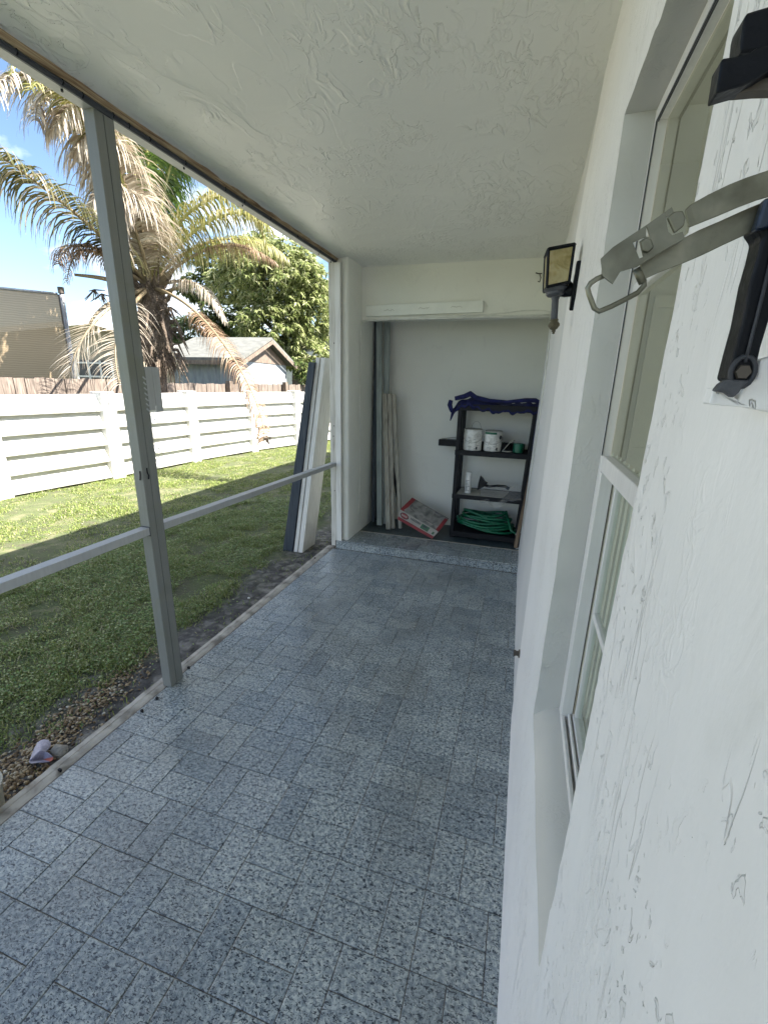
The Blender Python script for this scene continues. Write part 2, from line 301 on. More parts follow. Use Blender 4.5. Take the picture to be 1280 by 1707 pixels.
    M['cable'] = plain('painted_cable', (.72, .72, .66), .5); M['board'] = plain('painted_board', (.78, .79, .72), .5, var=.04)
    M['rust'] = plain('dark_metal', (.10, .085, .07), .6, .4)
mk()
# ================================================================ THE SETTING
G = -.10
# ground sheet
V = []; xs = [-400, -60, -20, -12]+[-9+.25*i for i in range(30)]+[-1.64, 8, 60, 400]; ys = [-400, -60, -15, -5]+[-2+.25*i for i in range(60)]+[16, 40, 120, 500]
for y in ys:
    for x in xs:
        z = G + (.018*nz(x*.9, y*.9)+.008*nz(x*4, y*4) if -9 < x < -1.7 and -3 < y < 13.2 else 0.)
        V.append((x, y, z))
nx = len(xs); mb = MB(); mb.add(V, [(j*nx+i, j*nx+i+1, (j+1)*nx+i+1, (j+1)*nx+i) for j in range(len(ys)-1) for i in range(nx-1)])
tag(mb.build('ground', M['ground'], smooth=True), kind='structure')
def gz(x, y): return G+.018*nz(x*.9, y*.9)+.008*nz(x*4, y*4)
# grass
def dens(x, y):
    d = 1.
    edge = -2.10+.20*nz(y*1.3, 3.)+.14*nz(y*4, 8.)+.08*nz(x*9, y*9) - (.25 if y > 2.6 else 0)*min(1, (y-2.6))
    if x > edge: d *= max(0, 1-(x-edge)/.16)*.8 + .02
    b = nz(x*1.3+5, y*1.3, 2.)+.5*nz(x*4, y*4, 5.)
    d *= min(1, max(.04, 1.1-2.8*max(0, b-.04)))*min(1, max(.25, .8+1.3*nz(x*7, y*7, 4.)))
    if x < -5.2: d *= .9
    return d
bx = []; tries = 0
def scatter(n, x0, x1, y0, y1, wmin, wmax, h0, h1):
    X = rng.uniform(x0, x1, n); Y = rng.uniform(y0, y1, n)
    keep = np.array([rng.random() < dens(x, y) for x, y in zip(X, Y)]); X = X[keep]; Y = Y[keep]; m = len(X)
    Z = np.array([gz(x, y) for x, y in zip(X, Y)])-.004
    a = rng.uniform(0, 2*PI, m); h = rng.uniform(h0, h1, m)*np.array([.75+.7*nz(x*2.2, y*2.2, 9.) for x, y in zip(X, Y)]).clip(.35, 1.5); w = rng.uniform(wmin, wmax, m); ln = rng.uniform(.3, 1.6, m)*h
    c, s = np.cos(a), np.sin(a); base = np.stack([X, Y, Z], 1)
    side = np.stack([-s, c, 0*c], 1)*w[:, None]/2; out = np.stack([c, s, 0*c], 1)
    mid = base+out*(ln*.45)[:, None]+np.array([0, 0, 1])*(h*.8)[:, None]; tip = base+out*ln[:, None]+np.array([0, 0, 1])*(h*rng.uniform(.6, 1., m))[:, None]
    return np.stack([base-side*.6, base+side*.6, mid+side, mid-side, tip], 1)
P = np.concatenate([scatter(260000, -3.6, -1.66, .5, 4.6, .0022, .006, .014, .042), scatter(210000, -6.4, -3.2, 1., 12.5, .004, .010, .014, .04), scatter(60000, -4., -1.7, 4.5, 13, .005, .010, .014, .045), scatter(20000, -4.5, -1.66, -2., .6, .006, .012, .02, .045)])
n = len(P); V = P.reshape(-1, 3); b = (np.arange(n)*5)[:, None]
# quad + tri as degenerate-free : triangles
T = np.concatenate([b+np.array([[0, 1, 2]]), b+np.array([[0, 2, 3]]), b+np.array([[3, 2, 4]])])
tag(npmesh('grass', V, T, M['grass']), 'low weedy green lawn between the porch and the white fence', 'grass', kind='stuff')
# clover-like leaves near porch
def clover(n, x0, x1, y0, y1):
    vs = []; fs = []
    for i in range(n):
        x = random.uniform(x0, x1); y = random.uniform(y0, y1)
        if random.random() > dens(x, y)*(.6+.8*max(0, nz(x*1.5, y*1.5, 1.)+.4)): continue
        z = gz(x, y)+random.uniform(.012, .05); r = random.uniform(.0028, .0075); a0 = random.uniform(0, 6.28); tx, ty = random.gauss(0, .35), random.gauss(0, .35); b = len(vs)
        for k in range(6):
            a = a0+k*PI/3; dx, dy = r*math.cos(a), r*math.sin(a)*.8; vs.append((x+dx, y+dy, z+dx*tx+dy*ty))
        fs.append((b, b+1, b+2, b+3, b+4, b+5))
    return np.array(vs), np.array(fs)
V, Fc = clover(80000, -3.9, -1.8, .5, 5.2)
tag(npmesh('clover', V, Fc, M['weed']), 'small round leaved weeds matted over the shaded part of the lawn', 'weeds', kind='stuff')
# pebbles
ico = None
import bmesh
bm = bmesh.new(); bmesh.ops.create_icosphere(bm, subdivisions=1, radius=1.); IV = np.array([v.co[:] for v in bm.verts]); IF = np.array([[v.index for v in f.verts] for f in bm.faces]); bm.free()
def stones(n, fn, r0, r1):
    Vs = []; Fs = []
    for i in range(n):
        x, y, z = fn(); r = random.uniform(r0, r1); s = np.array([random.uniform(.7, 1.4), random.uniform(.6, 1.1), random.uniform(.4, .8)])*r
        a = random.uniform(0, PI); c, d = math.cos(a), math.sin(a); q = IV*(1+rng.uniform(-.15, .15, (len(IV), 1)))*s
        t = random.uniform(-.5, .5); q = np.stack([q[:, 0]*c-q[:, 1]*d, q[:, 0]*d+q[:, 1]*c, q[:, 2]+q[:, 0]*t], 1)
        Vs.append(q+np.array([x, y, z])); Fs.append(IF+len(IV)*i)
    return np.concatenate(Vs), np.concatenate(Fs)
def pf():
    y = random.triangular(.35, 1.85, .75); x = -1.83-.14*(y-.6)+random.gauss(0, .06)
    if y < 1.0 and random.random() < .5: x = random.uniform(-2.02, -1.66)
    x = min(x, -1.665); return x, y, gz(x, y)+random.uniform(.0, .012)
V, Fc = stones(2600, pf, .004, .0095); tag(npmesh('gravel', V, Fc, M['pebble'], smooth=True), 'brown and cream pebbles heaped along the porch edge', 'gravel', kind='stuff')
def pf2():
    y = random.uniform(.8, 4.6); x = random.uniform(-2.25, -1.66); return x, y, gz(x, y)+.001
V, Fc = stones(900, pf2, .0018, .006); tag(npmesh('soil_crumbs', V, Fc, plain('soil_crumb', (.12, .11, .095), .95, var=.6, sc=8)), 'small crumbs of grit and soil on the bare strip by the porch', 'grit', kind='stuff')

# ---- porch floor
def xw(y, z):
    s = min(1, max(0, (y-1.84)/2.06)); return .101+.006*z+s*(-.02+.014*z)+max(0, z-2)/.45*.02-(0 if y > 1.84 else .007)
mb = MB(); X0, X1 = -1.60, .13
mb.box(X0, X1, -1.5, 3.55, -.3, -.0035, 1)
gap = .0012; tv = []
def tile(x0, x1, y0, y1, z=0.):
    x0 = max(x0, X0+.012); x1 = min(x1, X1-.01); y1 = min(y1, 3.548)
    if x1-x0 < .012 or y1-y0 < .012: return
    x0 += gap; x1 -= gap; y0 += gap; y1 -= gap; zz = z+random.uniform(-.0004, .0004); c = .0022
    p = [(x0, y0), (x1, y0), (x1, y1), (x0, y1)]; q = [(x0+c, y0+c), (x1-c, y0+c), (x1-c, y1-c), (x0+c, y1-c)]
    tx, ty = random.uniform(-.003, .003), random.uniform(-.003, .003); cx, cy = (x0+x1)/2, (y0+y1)/2
    top = [(a, b_, zz+(a-cx)*tx+(b_-cy)*ty) for a, b_ in q]; rim = [(a, b_, zz-.0012) for a, b_ in p]; low = [(a, b_, zz-.006) for a, b_ in p]
    mb.add(top+rim+low, [(0, 1, 2, 3)]+[(4+i, 4+(i+1) % 4, (i+1) % 4, i) for i in range(4)]+[(8+i, 8+(i+1) % 4, 4+(i+1) % 4, 4+i) for i in range(4)], 0)
for r in range(-12, 15):
    y = .77+.2045*r; x = -1.58-.2892
    if r % 2: x = -1.58-.19
    while x < X1:
        tile(x, x+.19, y, y+.10225); tile(x, x+.19, y+.10225, y+.2045); tile(x+.19, x+.2892, y, y+.2045); x += .2892
fl = mb.build('porch_floor', [M['tile'], M['grout']]); tag(fl, kind='structure')
# kerb along the screen
mb = MB()
ysl = [-1.5+.02*i for i in range(256)]
prof = [(-1.652, -.16), (-1.650, .001), (-1.648, .005), (-1.622, .006), (-1.619, .003), (-1.616, .006), (-1.600, .005), (-1.586, -.0036)]
vs = []
for y in ysl:
    for i, (x, z) in enumerate(prof): vs.append((x+(.005*nz(y*3, .3)+.004*nz(y*14, 1.)+.003*nz(y*40, 2.) if i < 3 else .0025*nz(y*5, 3.)+.002*nz(y*22, 5.)), y, z+.001*nz(y*9, i*2.)))
k = len(prof); mb.add(vs, [(j*k+i, j*k+i+1, (j+1)*k+i+1, (j+1)*k+i) for j in range(len(ysl)-1) for i in range(k-1)])
tag(mb.build('kerb', M['curb'], smooth=True, ang=35), kind='structure')
# step into the store
mb = MB(); H1 = .080
mb.box(-1.56, .16, 3.556, 4.42, -.2, H1-.004, 1)
x = -1.55
while x < .1:
    x2 = min(x+.144, .12); mb.box(x+gap*1.5, x2-gap*1.5, 3.5505, 3.558, .003, H1-.014, 0); x = x2
x = -1.5; 
for j, (a, b_) in enumerate(((3.5505, 3.72), (3.72, 3.885))):
    x = -1.55+.06*j
    while x < .12:
        x2 = min(x+.19, .125); mb.box(x+gap*1.5, x2-gap*1.5, a+gap, b_-gap*1.5, H1-.010, H1, 0); x = x2
mb.box(-1.445, .10, 3.888, 3.897, H1-.006, H1+.003, 2)
x = -1.44
while x < .15:
    for j in range(3):
        a = 3.90+.17*j; mb.box(x+gap, min(x+.25, .155)-gap, a+gap, a+.17-gap, H1-.01, H1-.001, 3)
    x += .25
tag(mb.build('step', [M['tile'], M['grout'], plain('threshold_strip', (.34, .31, .26), .6), plain('dark_tile', (.05, .07, .08), .4, var=.4, sc=60)]), kind='structure')

# ================================================================ HOUSE
house = thing('house', 'white stuccoed house wall, ceiling and storage recess enclosing the tiled porch', 'house', (.1, 0, 0))
# right wall with window opening
WY0, WY1, WZ0, WZ1 = .435, .945, .742, 1.930
def axis(a, b, n): return [a+(b-a)*i/n for i in range(n+1)]
ysl = axis(-1.2, .1, 26)+axis(.1, WY0, 40)[1:]+axis(WY0, WY1, 34)[1:]+axis(WY1, 1.84, 60)[1:]+[1.846]+axis(1.846, 3.905, 70)[1:]
zsl = axis(-.02, WZ0, 60)+axis(WZ0, WZ1, 110)[1:]+axis(WZ1, 2.452, 36)[1:]
mb = MB(); ny = len(ysl); vs = []
for z in zsl:
    for y in ysl:
        e = (.0016*nz(y*9, z*3)+.0008*nz(y*30, z*9)+.0006*nz(y*60, z*25))
        dy = dz = 0
        if abs(y-WY0) < 1e-6 and WZ0-1e-6 <= z <= WZ1+1e-6: dy = .004*nz(z*22, 1.)+.0025*nz(z*70, 4.)-.055*(z-1.35)*(.35); e += .001
        if abs(y-WY1) < 1e-6 and WZ0-1e-6 <= z <= WZ1+1e-6: dy = .007*nz(z*14, 7.)+.004*nz(z*50, 2.)
        if abs(z-WZ1) < 1e-6 and WY0-1e-6 <= y <= WY1+1e-6: dz = .005*nz(y*24, 5.)
        vs.append((xw(y, z)+e, y+dy, z+dz))
inside = lambda i, j: WY0-1e-6 <= ysl[i] and ysl[i+1] <= WY1+1e-6 and WZ0-1e-6 <= zsl[j] and zsl[j+1] <= WZ1+1e-6
fs = []; ms = []
for j in range(len(zsl)-1):
    for i in range(ny-1):
        if inside(i, j): continue
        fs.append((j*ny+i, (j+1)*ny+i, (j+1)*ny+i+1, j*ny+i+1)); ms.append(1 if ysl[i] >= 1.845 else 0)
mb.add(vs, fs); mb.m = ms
XI = .150
# reveals
iy0 = min(range(ny), key=lambda i: abs(ysl[i]-WY0)); iy1 = min(range(ny), key=lambda i: abs(ysl[i]-WY1)); jz0 = min(range(len(zsl)), key=lambda i: abs(zsl[i]-WZ0)); jz1 = min(range(len(zsl)), key=lambda i: abs(zsl[i]-WZ1))
def rev(path, xin):
    a = [Vector(vs[k]) for k in path]; n = len(a); rows = []
    for f in (0, .12, .4, .7, 1.):
        rows += [Vector((p.x+(xin-p.x)*f, q.y+(p.y-q.y)*(1-f)**2, q.z+(p.z-q.z)*(1-f)**2)) for p, q in zip(a, [Vector((0, *s_)) for s_ in straight])]
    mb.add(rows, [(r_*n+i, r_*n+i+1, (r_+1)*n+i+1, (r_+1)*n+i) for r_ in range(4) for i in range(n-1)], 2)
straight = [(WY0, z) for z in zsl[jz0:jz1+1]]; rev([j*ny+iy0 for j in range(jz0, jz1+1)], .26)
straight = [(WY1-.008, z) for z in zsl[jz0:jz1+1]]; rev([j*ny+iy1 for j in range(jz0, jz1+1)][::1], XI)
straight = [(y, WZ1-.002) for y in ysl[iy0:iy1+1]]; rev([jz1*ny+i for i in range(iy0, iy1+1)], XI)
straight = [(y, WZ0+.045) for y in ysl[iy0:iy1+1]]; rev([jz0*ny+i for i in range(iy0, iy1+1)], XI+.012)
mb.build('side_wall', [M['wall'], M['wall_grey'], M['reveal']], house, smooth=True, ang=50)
# window
win = MB().box(.150, .165, WY1-.030, WY1-.008, WZ0+.04, WZ1-.002).box(.150, .165, WY0-.02, WY1-.030, WZ1-.026, WZ1-.002).box(.151, .172, WY0-.02, WY1-.03, 1.348, 1.378)\
    .box(.155, .168, WY0-.02, WY1-.03, 1.655, 1.672).box(.150, .172, WY1-.05, WY1-.034, WZ0+.04, 1.348).box(.176, .19, WY1-.062, WY1-.05, WZ0+.04, 1.348).box(.152, .158, WY1-.034, WY1-.030, WZ0+.04, 1.348)\
    .box(.176, .188, WY0-.02, WY1-.062, 1.052, 1.066).box(.172, .198, WY0-.02, WY1-.05, WZ0+.045, WZ0+.068).box(.150, .157, WY0-.02, WY1-.05, WZ0+.035, WZ0+.058).box(.163, .168, WY0-.02, WY1-.05, WZ0+.035, WZ0+.066)
wo = win.build('window', M['win'], house, bevel=.0012, seg=1)
MB().box(.1485, .1500, WY1-.0320, WY1-.0285, 1.378, WZ1-.026).box(.1485, .1500, WY0, WY1-.031, WZ1-.0285, WZ1-.0255).box(.1512, .1522, WY0, WY1-.031, WZ1-.0285, WZ1-.0262).box(.157, .163, WY0-.02, WY1-.05, WZ0+.03, WZ0+.04).box(.158, .176, WY1-.0345, WY1-.0338, WZ0+.04, 1.348).build('gasket', M['channel'], wo)
MB().box(.1655, .1675, WY0-.02, WY1-.03, 1.378, 1.655).build('pane', M['glass'], wo); MB().box(.1655, .1675, WY0-.02, WY1-.03, 1.672, WZ1-.026).build('pane', M['glass'], wo)
MB().box(.182, .184, WY0-.02, WY1-.062, WZ0+.068, 1.348).build('pane', M['glass'], wo)
bl = MB()
for i in range(22):
    y = WY0-.02+.045*i; bl.bar((.215, y, .76), (.215, y, 1.35), (.35, 1, 0), .04, .002)
bl.build('blind', M['blind'], wo)
mb = MB().box(.2, 4, 2.4, 2.44, 0, 2.4).box(.2, 4, -1.24, -1.2, 0, 2.4).box(4, 4.1, -1.2, 2.4, 0, .4).box(4, 4.1, -1.2, 2.4, 2.2, 2.4).box(4, 4.1, -1.2, -.9, .4, 2.2).box(4, 4.1, 2.1, 2.4, .4, 2.2).box(.2, 4, -1.2, 2.4, -.02, .02).box(.2, 4, -1.2, 2.4, 2.4, 2.44)  # large opening in the unseen far wall is added to brighten the room with daylight
mb.box(.50, .515, 2.385, 2.3995, .02, 1.85).box(.50, 1.4, 2.385, 2.3995, 1.85, 1.90).box(.515, 1.39, 2.39, 2.3995, 1.2, 1.23)
mb.build('inner_room', M['curtain'], house)
# ceiling : grid with a lip beside the beam
xsl = [-1.535, -1.52, -1.50, -1.475, -1.45, -1.42, -1.38]+axis(-1.35, .02, 26)+[.06, .09, .115, .135, .16]; ysl2 = axis(-1.2, 3.93, 90); vs = []
for y in ysl2:
    for x in xsl:
        t_ = min(1, max(0, (x+1.53)/.11)); z = 2.444+.010*(3*t_*t_-2*t_**3)+.0022*nz(x*2.5, y*2.5, 3.)+.0015*nz(x*7, y*7)
        if x > .03: z -= .5*(x-.03)**2
        if y > 3.78: z -= .6*(y-3.78)**2
        if x < -1.53: z += .006*nz(y*9, 1.)+.004*nz(y*40, 2.)
        vs.append((x, y, z))
nx = len(xsl); MB().add(vs, [(j*nx+i, (j+1)*nx+i, (j+1)*nx+i+1, j*nx+i+1) for j in range(len(ysl2)-1) for i in range(nx-1)]).build('ceiling', M['ceil'], house, smooth=True)
# header, store recess, pier
mb = MB(); mb.box(-1.50, .30, 3.905, 4.0, 2.025, 2.6); mb.build('lintel', M['backwall'], house, bevel=.006)
mb = MB()
def grid(o, a, b, n, m, amp, mi=0):
    o, a, b = map(Vector, (o, a, b)); nn = a.cross(b).normalized(); vs = []
    for j in range(m+1):
        for i in range(n+1):
            p = o+a*(i/n)+b*(j/m); vs.append(p+nn*(amp*nz(p.x*5+p.y*5, p.z*5, 2.)))
    mb.add(vs, [(j*(n+1)+i, j*(n+1)+i+1, (j+1)*(n+1)+i+1, (j+1)*(n+1)+i) for j in range(m) for i in range(n)], mi)
grid((-1.46, 4.41, .07), (1.75, 0, 0), (0, 0, 2.4), 30, 40, .004)
grid((.135, 3.905, .07), (.10, .51, 0), (.05, 0, 2.4), 10, 30, .003)
grid((-1.46, 4.0, 2.42), (1.8, 0, 0), (0, .42, 0), 10, 4, .002)
mb.build('store_wall', M['closet'], house, smooth=True)
# pier / left side wall with rounded arris
prof = [(-1.56, 4.42), (-1.56, 3.625), (-1.545, 3.602), (-1.47, 3.600), (-1.452, 3.606), (-1.444, 3.622), (-1.444, 3.9), (-1.444, 4.42)]
vs = []; zs = axis(.078, 2.46, 60)
for z in zs:
    for i, (x, y) in enumerate(prof): vs.append((x+.004*nz(z*4, i*.2, 1.)+.002*nz(z*18, i*.7), y+.003*nz(z*6, i*.3, 8.), z+(.012*(3.61-y if y < 3.61 else 0) if z < .1 else 0)))
k = len(prof); fs = [(j*k+i, j*k+i+1, (j+1)*k+i+1, (j+1)*k+i) for j in range(len(zs)-1) for i in range(k-1)]
MB().add(vs, fs).build('pier', M['backwall'], house, smooth=True, ang=60)
mb = MB().box(-1.53, .12, 3.875, 3.9045, 2.425, 2.56); 
MB().box(-1.53, 4.1, 4.425, 9.5, -.3, 2.6).box(.92, 4.1, 2.46, 4.42, -.3, 2.6).build('outer_wall', M['backwall'], house)
MB().box(-1.93, 4.35, -1.25, 9.8, 2.66, 2.74).box(-1.96, -1.93, -1.25, 9.8, 2.625, 2.76).box(-1.602, -1.545, -1.25, 3.9, 2.457, 2.66).box(-1.545, .3, -1.25, 3.9, 2.50, 2.655).build('roof', M['aluw'], house)
# ---- wall-mounted bits
cb = thing('wall_board', 'long white painted board fixed flat above the storage opening', 'board', (-.9, 3.9, 2.1))
MB().hexa([(-1.395, 3.872, 2.052), (-.40, 3.872, 2.066), (-.40, 3.902, 2.066), (-1.395, 3.902, 2.052), (-1.397, 3.872, 2.140), (-.402, 3.872, 2.152), (-.402, 3.902, 2.152), (-1.397, 3.902, 2.140)]).build('board', M['board'], cb, bevel=.002)
mk_ = MB()
for cx, cz in ((-1.2, 2.098), (-.9, 2.106), (-.63, 2.112)):
    for i in range(7): mk_.bar((cx+.012*i-.03, 3.871, cz+random.uniform(-.008, .008)), (cx+.012*i-.012, 3.871, cz+random.uniform(-.008, .008)), (0, 0, 1), .003, .001)
mk_.build('scuff_mark', plain('scuff', (.5, .5, .42), .8), cb)
mb = MB(); pts = [at(u, v, 'Y', 3.893) for u, v in [(601, 536), (615, 534), (660, 532), (720, 531), (780, 529), (840, 527), (918, 525)]]
mb.tube(pts, .0065, 8)
tag(mb.build('conduit', M['cable'], smooth=True), 'straight white painted conduit running along the storage opening lintel', 'conduit')
pts = [at(u, v, 'Y', 3.897) for u, v in [(640, 527), (720, 526), (800, 525), (840, 522), (870, 518), (900, 516.5), (918, 520)]]+[Vector((xw(3.8, 1.95)-.006, 3.8, 1.98)), Vector((xw(3.4, 1.8)-.004, 3.42, 1.85)), Vector((xw(3.2, 1.6)-.004, 3.22, 1.6)), Vector((xw(3.2, 1.3)-.004, 3.25, 1.25)), Vector((xw(3.4, .9)-.004, 3.4, .9)), Vector((xw(3.6, .4)-.004, 3.6, .4))]
tag(MB().tube(pts, .0035, 6).build('cable', M['cable'], smooth=True), 'thin white cable arching over the lintel and hanging down the right wall', 'cable')
lx = -1.438
pts = [at(601, 536, 'Y', 3.893)]+[Vector((lx, y, z)) for y, z in ((3.885, 2.0), (3.872, 1.95), (3.865, 1.7), (3.86, 1.2), (3.875, .9), (3.88, .6), (3.86, .35), (3.83, .2))]
tag(MB().tube(pts, .004, 6).build('cable', M['cable'], smooth=True), 'thin white cable hanging down the left pier beside the storage opening', 'cable')
hk = MB().tube([at(893, 455, 'Y', 3.90), at(897, 456, 'Y', 3.87), at(903, 456, 'Y', 3.86)], .004, 6).tube([at(899, 456, 'Y', 3.9), at(901, 463, 'Y', 3.87), at(899, 470, 'Y', 3.86), at(896, 469, 'Y', 3.86)], .004, 6)
tag(hk.build('wall_hook', M['rust'], smooth=True), 'small rusty double hook high on the end wall left of the lantern', 'hook')
nb = thing('pipe_stub', 'small grey metal stub poking from the foot of the right wall', 'pipe stub', (.1, 1.8, .36))
MB().lathe((xw(1.8, .36)-.002, 1.8, .36), [(.019, 0), (.019, .004), (.011, .007), (.011, .016), (.014, .018), (.014, .026), (.0, .027)], 14, axis=(-1, 0, 0)).build('stub', M['rust'], nb, smooth=True, ang=40)

# ================================================================ SCREEN FRAME
sf = thing('screen_frame', 'grey aluminium screen enclosure frame with post, mid rails and head beam along the porch', 'screen frame', (-1.6, 1.5, 0))
def post(x0, x1, y0, y1, z0, z1, m, name='post'):
    g = MB(); xm = x1-.0; g.box(x0, x1, y0, y0+(y1-y0)*.50, z0, z1).box(x0+.001, x1-.0015, y0+(y1-y0)*.50, y0+(y1-y0)*.545, z0, z1, 1).box(x0, x1, y0+(y1-y0)*.545, y1, z0, z1)
    return g.build(name, [m, M['channel']], sf, bevel=.0012, seg=1)
mb = MB().box(-1.602, -1.552, 1.474, 1.512, .002, 2.405).box(-1.600, -1.5535, 1.512, 1.515, .002, 2.404, 1).box(-1.602, -1.552, 1.515, 1.556, .002, 2.405).box(-1.600, -1.5525, 1.5558, 1.5575, .002, 2.404, 1)
po = mb.build('post', [M['alu'], M['channel']], sf, bevel=.0012, seg=1)
MB().box(-1.545, -1.498, 3.555, 3.575, .03, 2.405).build('post', M['plankw'], sf, bevel=.001)
tp = MB(); vs = []; zs = axis(.02, 2.41, 50)
for z in zs:
    for i, (x, y) in enumerate([(-1.602, 3.61), (-1.604, 3.57), (-1.545, 3.568), (-1.545, 3.61)]): vs.append((x+(.004*nz(z*7, i)+.003*nz(z*25, i*3.) if i < 2 else 0), y, z))
tp.add(vs, [(j*4+i, j*4+(i+1) % 4, (j+1)*4+(i+1) % 4, (j+1)*4+i) for j in range(len(zs)-1) for i in range(4)]); to = tp.build('timber_post', M['whitewood'], sf)
for u, v in ((557, 572), (557, 710), (558, 818), (556, 727)):
    p = at(u, v, 'Y', 3.5545); MB().lathe(p, [(.005, 0), (.005, .002)], 8, axis=(0, -1, 0)).build('screw', M['black'], sf)
# rails
MB().box(-1.600, -1.552, -1.2, 1.473, .818, .852).build('rail', M['aluw'], sf, bevel=.0015)
MB().hexa([(-1.600, 1.558, .816), (-1.552, 1.558, .816), (-1.552, 3.567, .778), (-1.600, 3.567, .778), (-1.600, 1.558, .850), (-1.552, 1.558, .850), (-1.552, 3.567, .812), (-1.600, 3.567, .812)]).build('rail', M['aluw'], sf, bevel=.0015)
MB().box(-1.603, -1.55, 1.4705, 1.4735, .812, .856).build('bracket', M['channel'], sf)
# head beam
MB().box(-1.602, -1.5535, -1.2, 3.60, 2.406, 2.425).build('head_beam', M['aluw'], sf, bevel=.001)
MB().box(-1.5533, -1.546, -1.2, 3.60, 2.405, 2.424).box(-1.5533, -1.543, -1.2, 3.60, 2.418, 2.4225).build('screen_channel', M['channel'], sf)
vs = []; yl = axis(-1.2, 3.66, 200)
for y in yl:
    a = .004*nz(y*6, 1.)+.003*nz(y*22, 3.); vs += [(-1.60, y, 2.4255), (-1.5415, y, 2.4255), (-1.537+a*.6, y, 2.434+a*.5), (-1.532+a*1.3, y, 2.449+a), (-1.60, y, 2.456)]
MB().add(vs, [(j*5+i, j*5+(i+1) % 5, (j+1)*5+(i+1) % 5, (j+1)*5+i) for j in range(len(yl)-1) for i in range(5)]+[(0, 1, 2, 3, 4), tuple(range(len(vs)-1, len(vs)-6, -1))]).build('wood_nailer', M['wood'], sf)
for y in (1.22, 1.36, 1.43, 1.55, 1.62, 1.72, 1.92, 2.2, 2.36, 2.62, 2.95, 3.3, 3.52):
    g = MB().tube([(-1.545, y, 2.43), (-1.543, y+.004, 2.418), (-1.546, y+.001, 2.409)], .0022, 5)
    if random.random() < .6: g.tube([(-1.565, y+.012, 2.407), (-1.565, y+.012, 2.399)], .004, 6)
    g.build('clip', M['black'], sf)
# slotted plate on the post
g = MB().box(-1.556, -1.552, 1.558, 1.592, 1.365, 1.545).box(-1.556, -1.552, 1.597, 1.635, 1.355, 1.545).box(-1.5565, -1.5545, 1.59, 1.60, 1.38, 1.545)
for k in range(7): g.bar((-1.5525, 1.556, 1.36+.022*k), (-1.5525, 1.541, 1.372+.022*k), (0, 0, 1), .007, .003)
g.build('strike_plate', M['aluw'], sf, bevel=.001)
tch = MB().tube([(-1.551, 1.50, 1.12), (-1.549, 1.498, 1.10), (-1.549, 1.504, 1.085), (-1.549, 1.50, 1.07)], .003, 5).tube([(-1.5635, 1.473, 1.11), (-1.562, 1.470, 1.09), (-1.566, 1.470, 1.07)], .003, 5)
tch.build('catch', M['black'], sf)
for u, v in ((237, 1184), (262, 1163), (100, 1283), (315, 1112), (525, 930)):
    p = at(u, v, 'Z', .010); MB().box(p.x-.006, p.x+.006, p.y-.004, p.y+.004, .001, .013).build('anchor_bolt', M['black'], sf)

# ================================================================ WALL LANTERN
ln = thing('wall_lantern', 'black iron wall lantern with amber glass beside the window', 'wall lantern', (.1, 1.45, 1.8))
Y = 1.45; Pn = lambda u, v, y=Y: at(u, v, 'Y', y)
cxz = [Pn(u, v) for u, v in ((914, 416), (957, 408), (948, 470), (911, 478))]   # TL TR BR BL
TL, TR, BR, BL = cxz; D = Vector((-.006, .075, 0))
def lerp(a, b, f): return a+(b-a)*f
g = MB()
for a, b in ((TL, TR), (TR, BR), (BR, BL), (BL, TL)):
    g.tube([a, b], .0038, 4); g.tube([a+D, b+D], .0038, 4)
for a in (TL, TR, BR, BL): g.tube([a, a+D], .0038, 4)
cage = g.build('cage', M['iron'], ln)
cap = MB(); u = Vector((0, 0, .006)); cap.hexa([TL+Vector((-.005, -.005, 0)), TR+Vector((.005, -.005, 0)), TR+D+Vector((.005, .005, 0)), TL+D+Vector((-.005, .005, 0)), TL+u, TR+u, TR+D+u, TL+D+u]); cap.build('cap', M['iron'], ln)
def pan(a, b, c, d, off):
    m = (a+b+c+d)/4; q = [lerp(p, m, .08)+off for p in (a, b, c, d)]; return MB().hexa([q[0], q[1], q[2], q[3]]+[p+off*.5+Vector((0, .002, 0)) for p in q]).build('glass_panel', M['amber'], ln)
pan(TL, TR, BR, BL, Vector((0, .0005, 0))); pan(TL+D, TR+D, BR+D, BL+D, Vector((0, -.003, 0)))
sp = MB().hexa([lerp(TL, BL, .06), lerp(TL, BL, .94), lerp(TL, BL, .94)+D, lerp(TL, BL, .06)+D]+[p+Vector((.002, 0, 0)) for p in (lerp(TL, BL, .06), lerp(TL, BL, .94), lerp(TL, BL, .94)+D, lerp(TL, BL, .06)+D)]); sp.build('glass_panel', M['amber'], ln)
bc = (BL+BR)/2+D/2; tip = Pn(922, 557, Y+.035); top = bc; dn = (tip-top)
L = dn.length; pr = [(.030, -.002), (.034, .004), (.030, .010), (.026, .014), (.026, .020), (.022, .024), (.0115, .026)]
MB().lathe(top, [(r, h) for r, h in pr], 20, axis=dn).build('collar', M['bluegrey'], ln, smooth=True, ang=35)
MB().lathe(top, [(.0115, .024), (.0115, .03), (.0095, .034), (.0095, L*.66), (.0105, L*.68)], 16, axis=dn).build('tail', M['bluegrey'], ln, smooth=True, ang=35)
MB().lathe(top, [(.010, L*.68), (.013, L*.70), (.0105, L*.72), (.016, L*.78), (.0165, L*.82), (.010, L*.89), (.005, L*.91), (.006, L*.94), (.003, L*.96), (.0045, L*.98), (.001, L)], 16, axis=dn).build('finial', M['bronze'], ln, smooth=True)
wx = xw(1.46, 1.78)
arm = MB().tube([bc+Vector((.0, 0, -.004)), bc+Vector((.03, .002, -.012)), Vector((wx-.02, 1.485, 1.765)), Vector((wx-.006, 1.485, 1.775))], [.017, .016, .014, .024], 10); arm.build('arm', M['iron'], ln, smooth=True)
